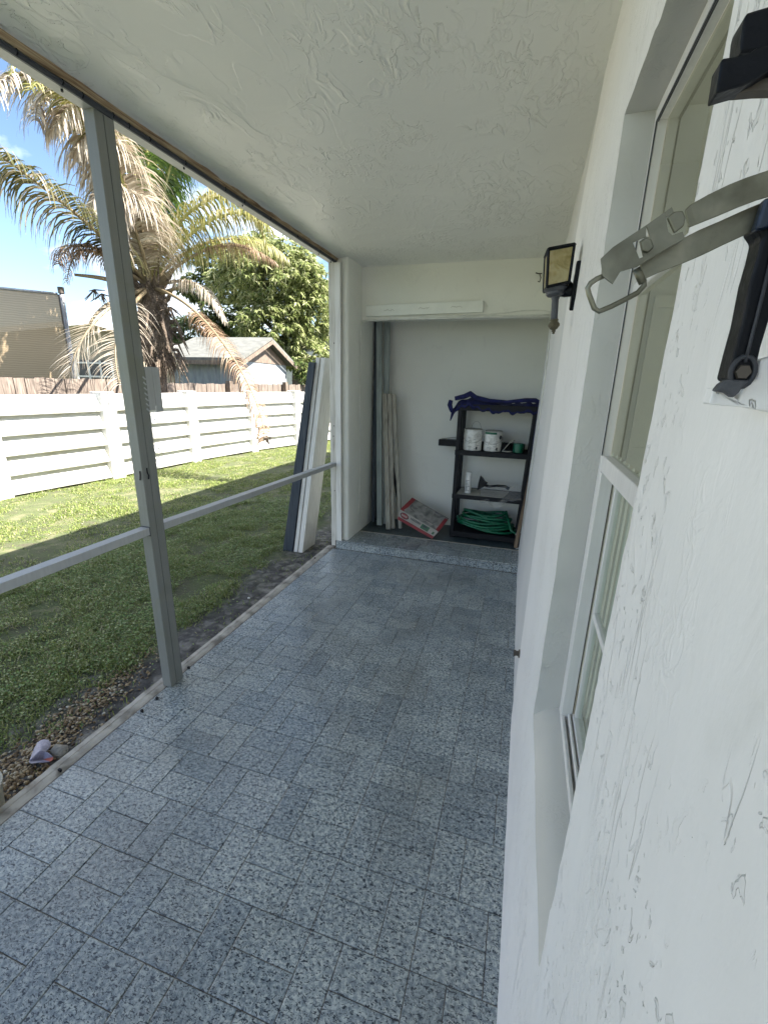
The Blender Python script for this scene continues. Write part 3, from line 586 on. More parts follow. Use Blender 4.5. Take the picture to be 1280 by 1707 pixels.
bp = [(1.435, 1.835), (1.455, 1.830), (1.462, 1.812), (1.475, 1.80), (1.505, 1.785), (1.51, 1.75), (1.500, 1.72), (1.485, 1.715), (1.468, 1.735), (1.455, 1.745), (1.445, 1.775), (1.435, 1.80)]
MB().prism([(wx-.011, y, z) for y, z in bp], (.012, 0, 0)).build('backplate', M['iron'], ln, bevel=.003)

# ================================================================ BRACKET AND DRAW LATCH (near, right)
br = thing('wall_bracket', 'black metal bracket with an angled arm and screw ear fixed to the near right wall', 'bracket', (.1, .3, 1.5))
def yp(u, v, y): return at(u, v, 'Y', y)
def poly(pts, y0, y1, m, name, par, bev=.001, ys=None):
    P_ = [yp(u, v, (ys[i] if ys else y0)) for i, (u, v) in enumerate(pts)]
    return MB().prism(P_, (0, y1-y0, 0)).build(name, m, par, bevel=bev)
poly([(1274, 334), (1262, 370), (1259, 380), (1270, 396), (1262, 430), (1250, 470), (1236, 540), (1222, 590), (1211, 632), (1224, 640), (1244, 640), (1257, 630), (1268, 580), (1292, 500), (1330, 420), (1330, 330)], 0.228, 0.24, M['iron'], 'arm', br)
poly([(1276, 328), (1264, 366), (1258, 383), (1276, 378), (1300, 372), (1300, 330)], 0.2232, 0.2284, M['navybracket'], 'lug', br)
g = MB(); g.tube([yp(1292, 400, 0.2272), yp(1268, 500, 0.2272), yp(1250, 570, 0.2272), yp(1241, 604, 0.2272)], .0007, 6)
c = yp(1237, 620, 0.2276); g.tube([c+Vector((.0042*math.cos(a), 0, .0062*math.sin(a))) for a in np.linspace(0, 2*PI, 17)[:-1]], .0011, 6, closed=True); g.build('raised_rib', M['earm'], br, smooth=True)
MB().lathe(c, [(.0032, 0), (.0028, .0012), (.001, .0012)], 6, axis=(0, -1, 0)).build('screw', M['rust'], br)
poly([(1212, 632), (1200, 640), (1190, 652), (1210, 655), (1222, 664), (1232, 655), (1240, 643), (1252, 634)], 0.2264, 0.2312, M['bluegrey'], 'base_ear', br)
poly([(1190, 645), (1206, 655), (1215, 650), (1230, 668), (1241, 644), (1262, 630), (1266, 600), (1300, 590), (1300, 690), (1240, 679), (1212, 677), (1181, 674)], 0.2336, 0.2432, M['wall'], 'paint_patch', br)
poly([(1242, 24), (1246, 20), (1262, 15), (1300, 4), (1300, 82), (1270, 82), (1233, 87), (1238, 40)], 0.24, 0.252, M['iron'], 'upper_arm', br)
poly([(1202, 98), (1206, 96), (1226, 93), (1252, 85), (1262, 78), (1300, 70), (1300, 112), (1280, 118), (1262, 130), (1240, 141), (1215, 148), (1193, 155), (1198, 125)], 0.2288, 0.2384, M['iron'], 'lower_arm', br)
poly([(1193, 155), (1215, 148), (1240, 141), (1262, 130), (1280, 118), (1300, 112), (1300, 150), (1262, 151), (1230, 154)], 0.2336, 0.2392, M['rust'], 'underside', br)
lt = thing('draw_latch', 'tarnished steel draw latch with wire loop reaching left from the black bracket', 'latch', (.06, 0.224, 1.57))
def strap(top, bot, y0, dy, th, name, m=M['steel']):
    vs = []; n = len(top)
    for i in range(n):
        y = y0+dy*i/(n-1)
        vs += [yp(*top[i], y), yp(*bot[i], y), yp(*bot[i], y)+Vector((0, th, 0)), yp(*top[i], y)+Vector((0, th, 0))]
    f = [(i*4+k, i*4+(k+1) % 4, (i+1)*4+(k+1) % 4, (i+1)*4+k) for i in range(n-1) for k in range(4)]+[(3, 2, 1, 0), tuple(range(4*n-4, 4*n))]
    return MB().add(vs, f).build(name, m, lt, bevel=.0003, seg=1)
strap([(1141, 350), (1150, 341), (1180, 324), (1215, 307), (1245, 295), (1290, 280)], [(1148, 379), (1160, 374), (1195, 360), (1230, 345), (1262, 333), (1290, 325)], 0.2208, .002, .001, 'upper_strap')
strap([(1066, 440), (1100, 418), (1130, 401), (1165, 383), (1200, 368), (1235, 352), (1275, 335)], [(1072, 466), (1100, 453), (1135, 440), (1170, 425), (1205, 408), (1240, 392), (1275, 374)], 0.2272, .002, .001, 'lower_strap')
g = MB()
def q_(*p): g.prism([yp(u, v, 0.2224) for u, v in p], (0, .0012, 0))
q_((1001, 431), (1021, 412), (1034, 452), (1021, 473), (1004, 460))                 # chamfered nose
q_((1021, 412), (1054, 404), (1065, 431), (1034, 452)); q_((1021, 412), (1077, 375), (1076, 394), (1054, 404))
q_((1077, 375), (1108, 353), (1113, 386), (1084, 396)); q_((1076, 394), (1084, 396), (1072, 428), (1066, 402))
q_((1084, 396), (1113, 386), (1120, 392), (1118, 410), (1072, 428)); q_((1065, 431), (1072, 428), (1118, 410), (1062, 444), (1034, 452))
q_((1108, 353), (1119, 345), (1123, 354), (1110, 362)); q_((1120, 392), (1137, 386), (1141, 397), (1134, 402), (1118, 410))
g.build('plate', M['steel'], lt)
g = MB(); hp = [yp(u, v, 0.2212) for u, v in ((1112, 362), (1124, 352), (1138, 350), (1143, 362), (1140, 376), (1124, 388))]
g.prism(hp, (0, .002, 0)); g.prism([yp(u, v, 0.2204) for u, v in ((1068, 402), (1076, 395), (1086, 398), (1090, 412), (1080, 420), (1070, 418))], (0, .002, 0)); g.build('folded_tab', M['steel'], lt, bevel=.0006)
lp = [(1072, 466), (1073, 476), (1062, 488), (1040, 500), (1018, 511), (998, 519), (990, 514), (981, 490), (979, 480), (984, 472), (994, 465), (1006, 460)]
MB().tube([yp(u, v, 0.224) for u, v in lp], .0011, 10).build('wire_loop', M['steel'], lt, smooth=True)
MB().tube([yp(1060, 448, 0.2244), yp(1071, 472, 0.2244)], .0016, 10).build('hinge_barrel', M['steel'], lt, smooth=True)

# ================================================================ STORE CONTENTS
Z0 = H1
sh = thing('shelf_unit', 'black plastic four tier shelf unit standing in the storage recess', 'shelf unit', (-.22, 4.2, Z0))
XL = -.565; YF, YB = 4.045, 4.345
xr = lambda z: .072+.045*(z-Z0)/1.25
for (y) in (YF, YB):
    MB().bar((XL+.018, y, Z0), (XL+.018, y, 1.33), (1, 0, 0), .036, .036).build('leg', M['black'], sh, bevel=.006)
    MB().bar((xr(Z0)-.018, y, Z0), (xr(1.33)-.018, y, 1.33), (1, 0, 0), .036, .036).build('leg', M['black'], sh, bevel=.006)
tiers = [(Z0+.02, .05), (.475, .04), (.885, .045), (1.285, .055)]
for z, h in tiers:
    g = MB(); a, b = XL-.003, xr(z)+.003
    g.box(a, b, YF-.022, YF-.008, z, z+h).box(a, b, YB+.006, YB+.02, z, z+h).box(a, a+.014, YF-.008, YB+.006, z, z+h).box(b-.014, b, YF-.008, YB+.006, z, z+h)
    g.box(a+.014, b-.014, YF-.008, YB+.006, z+h-.014, z+h-.006)
    for i in range(9): yy = YF+.01+.033*i; g.box(a+.014, b-.014, yy, yy+.012, z+h-.006, z+h-.002)
    g.build('shelf', M['black'], sh, bevel=.002, seg=1)
# rag over the top
vs = []; nu, nv = 60, 16
for i in range(nu+1):
    for j in range(nv+1):
        s_ = i/nu; x = -.63+.785*s_; t_ = j/nv; y = YF-.035+(.37)*t_
        hgt = 1.345+.03*abs(nz(x*9, t_*3, 1.))+.03*max(0, nz(x*14, t_*5, 4.))+.045*math.exp(-((x+.45)/.07)**2)*(.6+.4*math.sin(t_*3))-.012*math.exp(-((x+.18)/.12)**2)
        if t_ < .16: hgt -= .055*(1-t_/.16)*(1.1+nz(x*18, 2.))
        if s_ < .07: hgt -= .075*(1-s_/.07)
        if s_ > .94: hgt -= .02*(s_-.94)/.06
        vs.append((x, y+.012*nz(x*12, t_*6, 7.), hgt))
g = MB().add(vs, [(i*(nv+1)+j, (i+1)*(nv+1)+j, (i+1)*(nv+1)+j+1, i*(nv+1)+j+1) for i in range(nu) for j in range(nv)])
vs = []
for i in range(21):
    for j in range(9): z = 1.37-.40*i/20; a = j/8; vs.append((.108+.025*math.sin(a*PI)+.012*nz(a*3, z*14, 3.)-.03*(1.37-z), YF-.035+.20*a*(1-.25*i/20)+.01*nz(z*20, a*2), z))
g.add(vs, [(i*9+j, i*9+j+1, (i+1)*9+j+1, (i+1)*9+j) for i in range(20) for j in range(8)])
g.tube([(-.632, YF-.03, 1.37), (-.64, YF-.035, 1.33), (-.625, YF-.035, 1.29), (-.618, YF-.033, 1.265)], [.018, .022, .018, .010], 8).tube([(-.60, YF-.02, 1.385), (-.52, YF, 1.405), (-.47, YF-.0, 1.43), (-.42, YF, 1.40), (-.30, YF, 1.375), (-.15, YF, 1.37), (0, YF, 1.39), (.08, YF, 1.39), (.14, YF, 1.36)], [.018, .022, .026, .02, .018, .014, .018, .02, .018], 8)
o = g.build('blanket', M['rag'], smooth=True); tag(o, 'crumpled navy blue cloth draped over the top of the shelf unit', 'cloth')
md = o.modifiers.new('s', 'SOLIDIFY'); md.thickness = .008
# paint cans
def can(x, y, z, r, h, label, green=False):
    t = thing('paint_can', label, 'paint can', (x, y, z), 'paint cans on the shelf')
    MB().lathe((x, y, z), [(r*.97, 0), (r, .004), (r, h-.01), (r*.985, h-.006), (r*1.02, h-.003), (r*1.02, h)], 32).build('body', M['can'], t, smooth=True, ang=30)
    MB().lathe((x, y, z+h), [(r*.99, -.001), (r*.96, .004), (r*.88, .004), (r*.84, -.001)], 32).build('lid', M['tin'], t, smooth=True, ang=30)
    g = MB(); hp = [(x+r*1.03*math.sin(a), y-r*1.03*math.cos(a), z+h*.72-.055*(1-abs(a)/1.5)**.5*1.2) for a in np.linspace(-1.5, 1.5, 17)]; g.tube(hp, .0016, 6); g.build('handle', M['tin'], t, smooth=True)
    g = MB()
    for k in range(9 if not green else 7):
        a0 = random.uniform(-.9, -.3) if k % 2 else random.uniform(.0, .6); zz = z+h*(.12+.07*k)
        for s_ in range(3):
            a = a0+.13*s_; 
            if random.random() < .25: continue
            g.bar((x+(r+.0008)*math.sin(a), y-(r+.0008)*math.cos(a), zz), (x+(r+.0008)*math.sin(a+.10), y-(r+.0008)*math.cos(a+.10), zz), (0, 0, 1), .003, .0008)
    a = .55; g.bar((x+(r+.001)*math.sin(a), y-(r+.001)*math.cos(a), z+.012), (x+(r+.001)*math.sin(a), y-(r+.001)*math.cos(a), z+.037), (1, .5, 0), .016, .001)
    if green:
        g.lathe((x+(r+.001)*math.sin(.95), y-(r+.001)*math.cos(.95), z+h*.72), [(.018, 0), (.018, .001)], 12, axis=(math.sin(.95), -math.cos(.95), 0))
    g.build('print', M['ink'], t)
    if green:
        g = MB(); vs = []
        for k in range(15):
            a = -1.1+1.55*k/14; 
            for zz in (h*.86, h*.97): vs.append((x+(r+.0009)*math.sin(a), y-(r+.0009)*math.cos(a), z+zz))
        g.add(vs, [(2*k, 2*k+2, 2*k+3, 2*k+1) for k in range(14)]); g.build('label_band', M['green'], t, smooth=True)
    return t
zt = .928
can(-.425, 4.135, zt, .083, .188, 'dented white paint can with worn print, left of the pair on the shelf')
can(-.245, 4.15, zt, .080, .178, 'white paint can with a green band, right of the pair on the shelf', True)
MB_ = MB(); MB_.tube([at(u, v, 'Y', 4.15) for u, v in ((785, 716), (787, 708), (791, 703), (796, 702), (800, 706), (802, 714))], .0015, 5); o = MB_.build('wire_loop', M['tin'], smooth=True); tag(o, 'thin bent wire loop standing up behind the dented paint can', 'wire')
# long black tube behind the cans
g = thing('black_trough', 'long black plastic channel lying behind the paint cans and poking out left', 'channel', (-.4, 4.27, zt))
MB().box(-.765, .04, 4.245, 4.315, zt+.002, zt+.062).build('channel', M['black'], g, bevel=.004); MB().prism([(-.745, 4.25, zt+.063), (-.60, 4.25, zt+.085), (-.60, 4.31, zt+.085), (-.745, 4.31, zt+.063)], (0, 0, .004)).build('flap', M['card'], g)
g = MB().lathe((-.015, 4.13, zt), [(.042, 0), (.046, .004), (.046, .078), (.044, .082), (.02, .083)], 24); tag(g.build('tape_roll', M['green'], smooth=True, ang=35), 'green plastic tub at the right end of the paint can shelf', 'tub')
def crumple(name, label, cat, c, sx, sy, sz, m, seed, n=14, thick=0):
    vs = []; 
    for i in range(n+1):
        for j in range(n+1):
            a, b = i/n-.5, j/n-.5; k = nz(a*6+seed, b*6, seed)
            vs.append((c[0]+sx*(a+.10*nz(a*4, b*4, seed+3)), c[1]+sy*(b+.10*nz(a*5, b*5, seed+9)), c[2]+sz*(.5+k)*max(.05, 1-2.2*(a*a+b*b))))
    o = MB().add(vs, [(i*(n+1)+j, (i+1)*(n+1)+j, (i+1)*(n+1)+j+1, i*(n+1)+j+1) for i in range(n) for j in range(n)]).build(name, m)
    if label: tag(o, label, cat)
    return o
crumple('tool_bundle', 'dark tangled heap of tools between the cans and green tub', 'tools', (-.12, 4.2, zt), .16, .16, .10, M['black'], 3)
MB().tube([at(u, v, 'Y', 4.1) for u, v in ((838, 752), (846, 742), (852, 736), (858, 734))], .003, 6).tube([at(u, v, 'Y', 4.08) for u, v in ((836, 752), (845, 753), (853, 753))], .005, 6)
g = MB().tube([at(u, v, 'Y', 4.1) for u, v in ((838, 751), (846, 742), (852, 736), (858, 734))], .004, 6).tube([at(u, v, 'Y', 4.08) for u, v in ((836, 752), (845, 753), (853, 753))], .006, 6); tag(g.build('grey_strap', M['card'], smooth=True), 'grey curled strap in front of the green tub', 'strap')
# third tier
zt3 = .514
tag(MB().hexa([(-.53, 4.035, zt3), (-.10, 4.03, zt3), (-.06, 4.32, zt3), (-.52, 4.33, zt3), (-.53, 4.035, zt3+.003), (-.10, 4.03, zt3+.003), (-.06, 4.32, zt3+.003), (-.52, 4.33, zt3+.003)]).build('card_sheet', M['card']), 'grey card sheet lying under the white spray can', 'card')
sc = thing('spray_can', 'white spray can standing on the third shelf', 'spray can', (-.435, 4.12, zt3))
MB().lathe((-.435, 4.12, zt3+.004), [(.029, 0), (.031, .004), (.031, .145), (.026, .155), (.026, .158)], 20).build('body', M['bottle'], sc, smooth=True, ang=30); MB().lathe((-.435, 4.12, zt3+.165), [(.028, 0), (.028, .035), (.024, .04)], 20).build('cap', M['bottle'], sc, smooth=True, ang=30)
g = MB()
for k in range(8): g.bar((-.455, 4.0885, zt3+.03+.014*k), (-.43+random.uniform(-.01, .012), 4.088, zt3+.03+.014*k), (0, 0, 1), .0035, .001)
g.build('print', M['ink'], sc)
bs = thing('brush_head', 'black flared scraper lying beside the plastic bag on the third shelf', 'scraper', (-.27, 4.15, zt3))
MB().prism([at(u, v, 'Y', 4.12) for u, v in ((795, 817), (797, 805), (800, 794), (805, 799), (808, 804), (812, 806), (806, 812))], (0, .05, 0)).build('blade', M['black'], bs); MB().tube([at(u, v, 'Y', 4.15) for u, v in ((806, 808), (815, 811), (828, 810), (842, 811), (848, 815))], [.016, .012, .012, .014, .016], 8).build('handle', M['black'], bs, smooth=True)
# plastic bag
vs = []; n = 24
for i in range(n+1):
    for j in range(n+1):
        a, b = i/n, j/n; p = at(800+68*a+2*nz(a*5, b*5), 812+24*b-3*a, 'Y', 4.03+.10*(1-b)); z = p.z+.012*nz(a*7, b*7, 4.)
        if b > .55: dr = max(0, 1-abs(a-.42)/.3); z -= .07*dr*(b-.55)/.45
        vs.append((p.x, p.y-.03*b+.03*nz(a*8, b*8, 2.), max(z, .40)))
tag(MB().add(vs, [(i*(n+1)+j, (i+1)*(n+1)+j, (i+1)*(n+1)+j+1, i*(n+1)+j+1) for i in range(n) for j in range(n)]).build('plastic_bag', M['bag'], smooth=True), 'crumpled clear plastic bag hanging over the third shelf edge', 'bag')
# hose
pts = []
for L_ in range(8):
    rx = .285-.012*L_+random.uniform(-.02, .01); ry = .13-.006*L_; ox = random.uniform(-.012, .012); tl = random.uniform(-.06, .04); z0 = Z0+.085+.020*L_
    for k in range(28):
        a = 2*PI*k/28+.3; f = k/28
        pts.append((-.245+ox+rx*math.cos(a), 4.175+ry*math.sin(a), z0+.02*f+tl*math.cos(a)*.5+.012*math.sin(2*a+L_)+.028*(math.cos(a) < 0)*-math.cos(a)))
hs = thing('garden_hose', 'coiled green garden hose lying on the lowest shelf', 'hose', (-.245, 4.17, Z0+.07)); MB().tube(pts, .0115, 8).build('coil', M['hose'], hs, smooth=True)
MB().tube([pts[-1], (.0, 4.05, Z0+.13), (.045, 4.02, Z0+.115)], [.0115, .0115, .011], 8).build('end', M['hose'], hs, smooth=True); MB().lathe((.045, 4.02, Z0+.115), [(.013, 0), (.014, .012), (.011, .022)], 12, axis=(1, -.4, -.2)).build('coupling', M['tin'], hs, smooth=True)
# box
A = Vector((-.712, 3.905, Z0+.004)); bl_ = at(661.9, 865.6, 'Y', 3.945); tl_ = at(666.8, 849.2, 'Y', 3.955); tr_ = at(730.8, 886.4, 'Y', 3.93); fl_ = at(687, 829.5, 'Y', 4.15); e3 = fl_-tl_
fr_ = at(747.8, 864.5, 'Y', 4.11); P8 = [bl_, A, A+e3*.98+Vector((0, 0, 0)), bl_+e3, tl_, tr_, fr_, fl_]
bx_ = thing('carton', 'worn red and grey printed carton tipped on the storage recess floor', 'carton', A)
low = lerp(bl_, tl_, .30); lowr = lerp(A, tr_, .30)
MB().hexa([P8[0], P8[1], P8[2], P8[3], low, lowr, lowr+e3*.98, low+e3]).build('lower_band', M['boxr'], bx_, bevel=.003)
o = MB().hexa([low, lowr, lerp(A, tr_, .30)+e3*.98, low+e3, tl_, tr_, fr_, fl_]).build('carton_body', M['boxw'], bx_, bevel=.004)
up = (tr_-tl_).cross(e3).normalized(); up = up if up.z > 0 else -up
def top(u0, u1, w0, w1, m, h=.0012):
    f = lambda u, w: lerp(lerp(tl_, tr_, u), lerp(fl_, fr_, u), w)+up*h
    return MB().quad(f(u0, w0), f(u1, w0), f(u1, w1), f(u0, w1)).build('print', m, bx_)
top(.0, 1, .0, 1, M['boxgrey'], .0015); top(.0, .10, 0, 1, M['boxr'], .0022); top(.92, 1., 0, .9, M['boxr'], .0022)
top(.66, .88, .62, .92, M['boxblue'], .0022); top(.20, .45, .3, .38, M['ink'], .0022); top(.30, .55, .45, .52, M['boxyel'], .0022); top(.5, .8, .15, .2, M['boxw'], .0022); top(.25, .4, .66, .72, M['boxw'], .0022); top(.45, .62, .6, .75, M['ink'], .0022); top(.15, .3, .12, .17, M['boxg'], .0022)
nf = (lowr-low).cross(tl_-low).normalized(); nf = nf if nf.y < 0 else -nf
def front(u0, u1, w0, w1, m, h=.0015, sk=0):
    f = lambda u, w: lerp(lerp(low, lowr, u), lerp(tl_, tr_, u), w)+nf*h
    return MB().quad(f(u0, w0), f(u1, w0), f(u1+sk, w1), f(u0+sk, w1)).build('print', m, bx_)
g = MB(); f_ = lambda u, w, h: lerp(lerp(low, lowr, u), lerp(tl_, tr_, u), w)+nf*h
g.add([f_(.15+.11*math.cos(a), .5+.36*math.sin(a), .0018) for a in np.linspace(0, 2*PI, 20)[:-1]], [tuple(range(19))]).build('emblem', M['boxr'], bx_)
g = MB(); g.add([f_(.15+.115*math.cos(a)*k_, .5+.40*math.sin(a)*k_, .0022) for k_ in (1., .82) for a in np.linspace(0, 2*PI, 20)[:-1]], [(i, (i+1) % 19, 19+(i+1) % 19, 19+i) for i in range(19)]).build('emblem_ring', M['ink'], bx_)
for i in range(5): front(.075+.03*i, .095+.03*i, .38, .62, M['boxw'], .0025)
for i in range(9): front(.31+.03*i, .325+.03*i+random.uniform(0, .005), .5, .8, M['ink'])
for i in range(8): front(.32+.026*i, .335+.026*i, .25, .4, M['card'])
front(.60, .80, .15, .85, M['boxg']); front(.64, .74, .5, .75, M['ink'], .002); front(.82, .93, .3, .7, M['boxw'], .002); front(.90, .95, .2, .6, M['boxg'], .0022)
# planks in the store
def plank(name, a, b, w, t_, m, label, cat='plank', side=(1, 0, 0), group=None):
    a, b = Vector(a), Vector(b); o = MB().bar(a, b, side, w, t_).build(name, m, bevel=.002, seg=1); tag(o, label, cat, group); return o
gp = 'planks leaning in the storage recess'
plank('plank', (-1.395, 4.22, Z0+.02), (-1.415, 4.30, 2.38), .035, .12, M['planknavy'], 'dark grey tall plank at the far left corner of the storage recess', group=gp)
plank('plank', (-1.300, 4.10, Z0+.015), (-1.400, 4.25, 2.36), .055, .030, M['plankg'], 'tall pale grey green plank leaning against the left side of the recess', group=gp)
plank('plank', (-1.255, 4.16, Z0+.015), (-1.335, 4.30, 2.36), .050, .030, M['plankg'], 'tall grey green plank behind and right of the paler tall one', group=gp)
plank('plank', (-1.180, 4.02, Z0+.01), (-1.300, 4.18, 1.405), .046, .028, M['planks'], 'short weathered plank, front one of the three waist high ones', group=gp)
plank('plank', (-1.145, 4.06, Z0+.01), (-1.255, 4.19, 1.405), .040, .026, M['planks'], 'short weathered plank, middle one of the three waist high ones', group=gp)
plank('plank', (-1.075, 4.09, Z0+.01), (-1.215, 4.20, 1.40), .034, .026, M['planks'], 'short weathered plank, rightmost of the three waist high ones', group=gp)
rd = thing('garden_tool', 'black handled metal rod leaning on the short planks', 'tool', (-1.08, 4.1, Z0))
MB().tube([(-1.268, 4.16, 1.24), (-1.19, 4.145, .72)], [.007, .015], 8).build('handle', M['black'], rd, smooth=True)
MB().tube([(-1.19, 4.145, .72), (-1.13, 4.13, .40)], .013, 8).build('shaft', M['black'], rd, smooth=True); MB().tube([(-1.128, 4.128, .41), (-1.09, 4.12, .28), (-1.085, 4.11, .12)], [.016, .016, .013], 8).build('ferrule', M['rust'], rd, smooth=True)
plank('plank', (.055, 3.975, Z0+.005), (.165, 4.12, 1.345), .030, .10, M['brown'], 'brown board leaning between the shelf unit and the right wall', side=(1, 0, 0))
g = MB().tube([(.075, 3.93, Z0+.006), (.10, 3.915, Z0+.035), (.085, 3.90, Z0+.02), (.06, 3.91, Z0+.008)], .004, 6, closed=True); tag(g.build('cable_loop', M['cable'], smooth=True), 'small white loop of cable on the step by the right wall', 'cable')

# ================================================================ PLANKS OUTSIDE
gp = 'planks leaning on the end post outside'
def slab(x0, x1, y0, y1, tx0, tx1, ty0, ty1, zt_, m, label, lip=.0):
    o = MB().hexa([(x0, y0, G-.01), (x1, y0, G-.01), (x1, y1, G-.01), (x0, y1, G-.01), (tx0, ty0, zt_), (tx1, ty0, zt_), (tx1, ty1, zt_), (tx0, ty1, zt_)]).build('plank', m, bevel=.002, seg=1); tag(o, label, 'plank', gp)
slab(-2.115, -2.012, 3.54, 3.75, -1.815, -1.755, 3.60, 3.78, 1.66, M['planknavy'], 'dark navy board, leftmost of those leaning on the end post outside')
slab(-2.000, -1.962, 3.55, 3.80, -1.755, -1.722, 3.63, 3.88, 1.70, M['plankw'], 'white board next to the navy one outside the end post')
slab(-1.952, -1.905, 3.55, 3.82, -1.712, -1.672, 3.635, 3.905, 1.70, M['plankw'], 'white board nearest the timber end post outside')
g = thing('rubble_pile', 'broken pale blocks lying on the ground behind the end post', 'rubble', (-1.75, 4.0, G))
for x, y, z, r in ((-1.72, 4.05, .12, .10), (-1.74, 3.98, -.03, .09), (-1.69, 4.1, .27, .07)):
    q = IV*np.array([.5, .7, 1.])*r*(1+rng.uniform(-.2, .2, (len(IV), 1)))+np.array([x, y, z]); npmesh('block', q, IF, M['rock'], g)

# ================================================================ YARD : precast fence
fe = thing('garden_fence', 'white precast concrete panel fence across the lawn', 'fence', (-6.3, 7, G))
FP = [(-6.62, -.9), (-6.62, .7), (-6.60, 2.28), (-6.56, 3.87), (-6.34, 5.46), (-6.24, 7.2), (-5.98, 8.85), (-5.60, 10.25), (-5.2, 11.8), (-4.8, 13.4)]
for i, (x, y) in enumerate(FP):
    w = .12; g = MB().box(x-w, x+w, y-w, y+w, G-.05, 1.245).prism([(x-w, y-w, 1.245), (x+w, y-w, 1.245), (x+w, y+w, 1.245), (x-w, y+w, 1.245)], (0, 0, .03))
    g.build('post', M['fence'], fe, bevel=.012)
for i in range(len(FP)-1):
    a, b = Vector((*FP[i], 0)), Vector((*FP[i+1], 0)); d = (b-a).normalized(); nrm = Vector((d.y, -d.x, 0)); g = MB(); a2, b2 = a+d*.07, b-d*.07
    for k in range(5):
        z0, z1 = G+.03+.262*k, G+.03+.262*(k+1); nn = 12; prof = [(.03, .004), (.105, .004), (.112, .02), (.106, .05), (.020, .258), (-.02, .262), (-.03, 0)]
        vs = []
        for s_ in (0, 1):
            p = a2 if s_ == 0 else b2
            for o_, h in prof: vs.append(p+nrm*o_+Vector((0, 0, z0+h*(z1-z0)/.262)))
        m_ = len(prof); g.add(vs, [(j, (j+1) % m_, m_+(j+1) % m_, m_+j) for j in range(m_)]+[tuple(range(m_)), tuple(range(2*m_-1, m_-1, -1))])
    g.build('panel', M['fence'], fe)
wf = thing('wooden_fence', 'old weathered board fence standing behind the white fence', 'fence', (-7.2, 7, G))
WP = [(-7.3, 1.), (-7.28, 4.2), (-7.25, 6.9)]; g = MB()
def boards(P, z0, z1, w, gapw, jit):
    for i in range(len(P)-1):
        a, b = Vector((*P[i], 0)), Vector((*P[i+1], 0)); L_ = (b-a).length; d = (b-a)/L_; n_ = int(L_/w)
        for k in range(n_):
            p = a+d*(w*k); q = a+d*(w*(k+1)-gapw); j = random.uniform(-jit, jit); off = Vector((random.uniform(-.012, .012), 0, 0))
            g.hexa([p+off+Vector((-.012, 0, z0)), p+off+Vector((.012, 0, z0)), q+off+Vector((.012, 0, z0)), q+off+Vector((-.012, 0, z0)), p+off+Vector((-.012, 0, z1+j)), p+off+Vector((.012, 0, z1+j)), q+off+Vector((.012, 0, z1+j+random.uniform(-.01, .01))), q+off+Vector((-.012, 0, z1+j))])
boards(WP, G, 1.45, .155, .006, .018); g.build('boards', M['oldfence'], wf)
g = MB(); boards([(-7.25, 6.9), (-7.2, 10.4), (-7.0, 14), (-6., 17.5)], G, 1.40, .14, .012, .012); g.build('boards', M['oldfence'], wf)
for x, y in ((-7.12, 9.75), (-7.0, 12.3), (-7.15, 6.95)):
    MB().box(x-.06, x+.06, y-.06, y+.06, G, 1.47).build('post', M['gable'], wf)
# shade cloth and pole
pT = far(103, 489, 10.3); pB = pT.copy(); pB.z = G
pl_ = thing('shade_pole', 'galvanised pole holding the brown shade cloth behind the fence', 'pole', pB); pT2 = Vector((pB.x, pB.y, pT.z))
bt = far(126, 640, 10.3); mbp = MB().tube([(bt.x, bt.y, G), bt, pT], .035, 8); mbp.build('shaft', M['pole'], pl_, smooth=True); MB().tube([pT, pT+Vector((0, 0, .10))], .05, 8).build('cap', M['rust'], pl_)
c = thing('shade_cloth', 'brown woven shade cloth screen hung between poles at the left', 'shade cloth', bt)
r1 = far(97, 491, 10.2); r2 = far(121, 642, 10.25); r2.z = .6; l1 = Vector((-10.4, 3.2, r1.z+.15)); l2 = Vector((-10.4, 3.2, .6)); vs = []; n = 24
for i in range(n+1):
    for j in range(n+1):
        a, b = i/n, j/n; p = lerp(lerp(l1, r1, a), lerp(l2, r2, a), b); p += Vector((.08*math.sin(a*PI)*math.sin(b*PI)+.03*nz(a*5, b*5), .02*nz(a*8, b*3, 3.), -.06*math.sin(a*PI)*(1-b))); vs.append(p)
MB().add(vs, [(i*(n+1)+j, (i+1)*(n+1)+j, (i+1)*(n+1)+j+1, i*(n+1)+j+1) for i in range(n) for j in range(n)]).build('cloth', M['cloth'], c, smooth=True)
MB().tube([lerp(l1, r1, k/10)+Vector((0, 0, -.06*math.sin(k/10*PI)+.01)) for k in range(11)], .022, 6).build('top_rail', M['pole'], c, smooth=True)
MB().tube([lerp(r1, r2, k/6)+Vector((.02, 0, 0)) for k in range(7)], .012, 6).build('side_hem', M['rust'], c, smooth=True)
# neighbour's house (cream)
nh = thing('neighbour_house', 'cream neighbouring house with a barred window and white eaves behind the shade cloth', 'house', far(150, 640, 17))
a = far(236, 640, 16.5); b = far(-120, 640, 19.); d = (b-a).normalized(); L_ = (b-a).length; nrm = Vector((-d.y, d.x, 0)); nrm = nrm if nrm.dot(a) > 0 else -nrm
za, zp = 2.55, 3.0
pk = lerp(a, b, .18)
g = MB(); A_ = [(a, G), (b, G), (b, 2.3), (pk, 2.98), (a, 2.72)]
g.prism([Vector((p.x, p.y, z)) for p, z in A_], nrm*6); g.build('wall', M['cream'], nh)
g = MB()
for p, z, q, z2 in ((b, 2.3, pk, 2.98), (pk, 2.98, a-d*.5, 2.60)):
    P_, Q_ = Vector((p.x, p.y, z))-nrm*.5, Vector((q.x, q.y, z2))-nrm*.5; g.prism([P_, Q_, Q_+Vector((0, 0, .14)), P_+Vector((0, 0, .14))], nrm*7)
g.build('roof', M['trim'], nh)
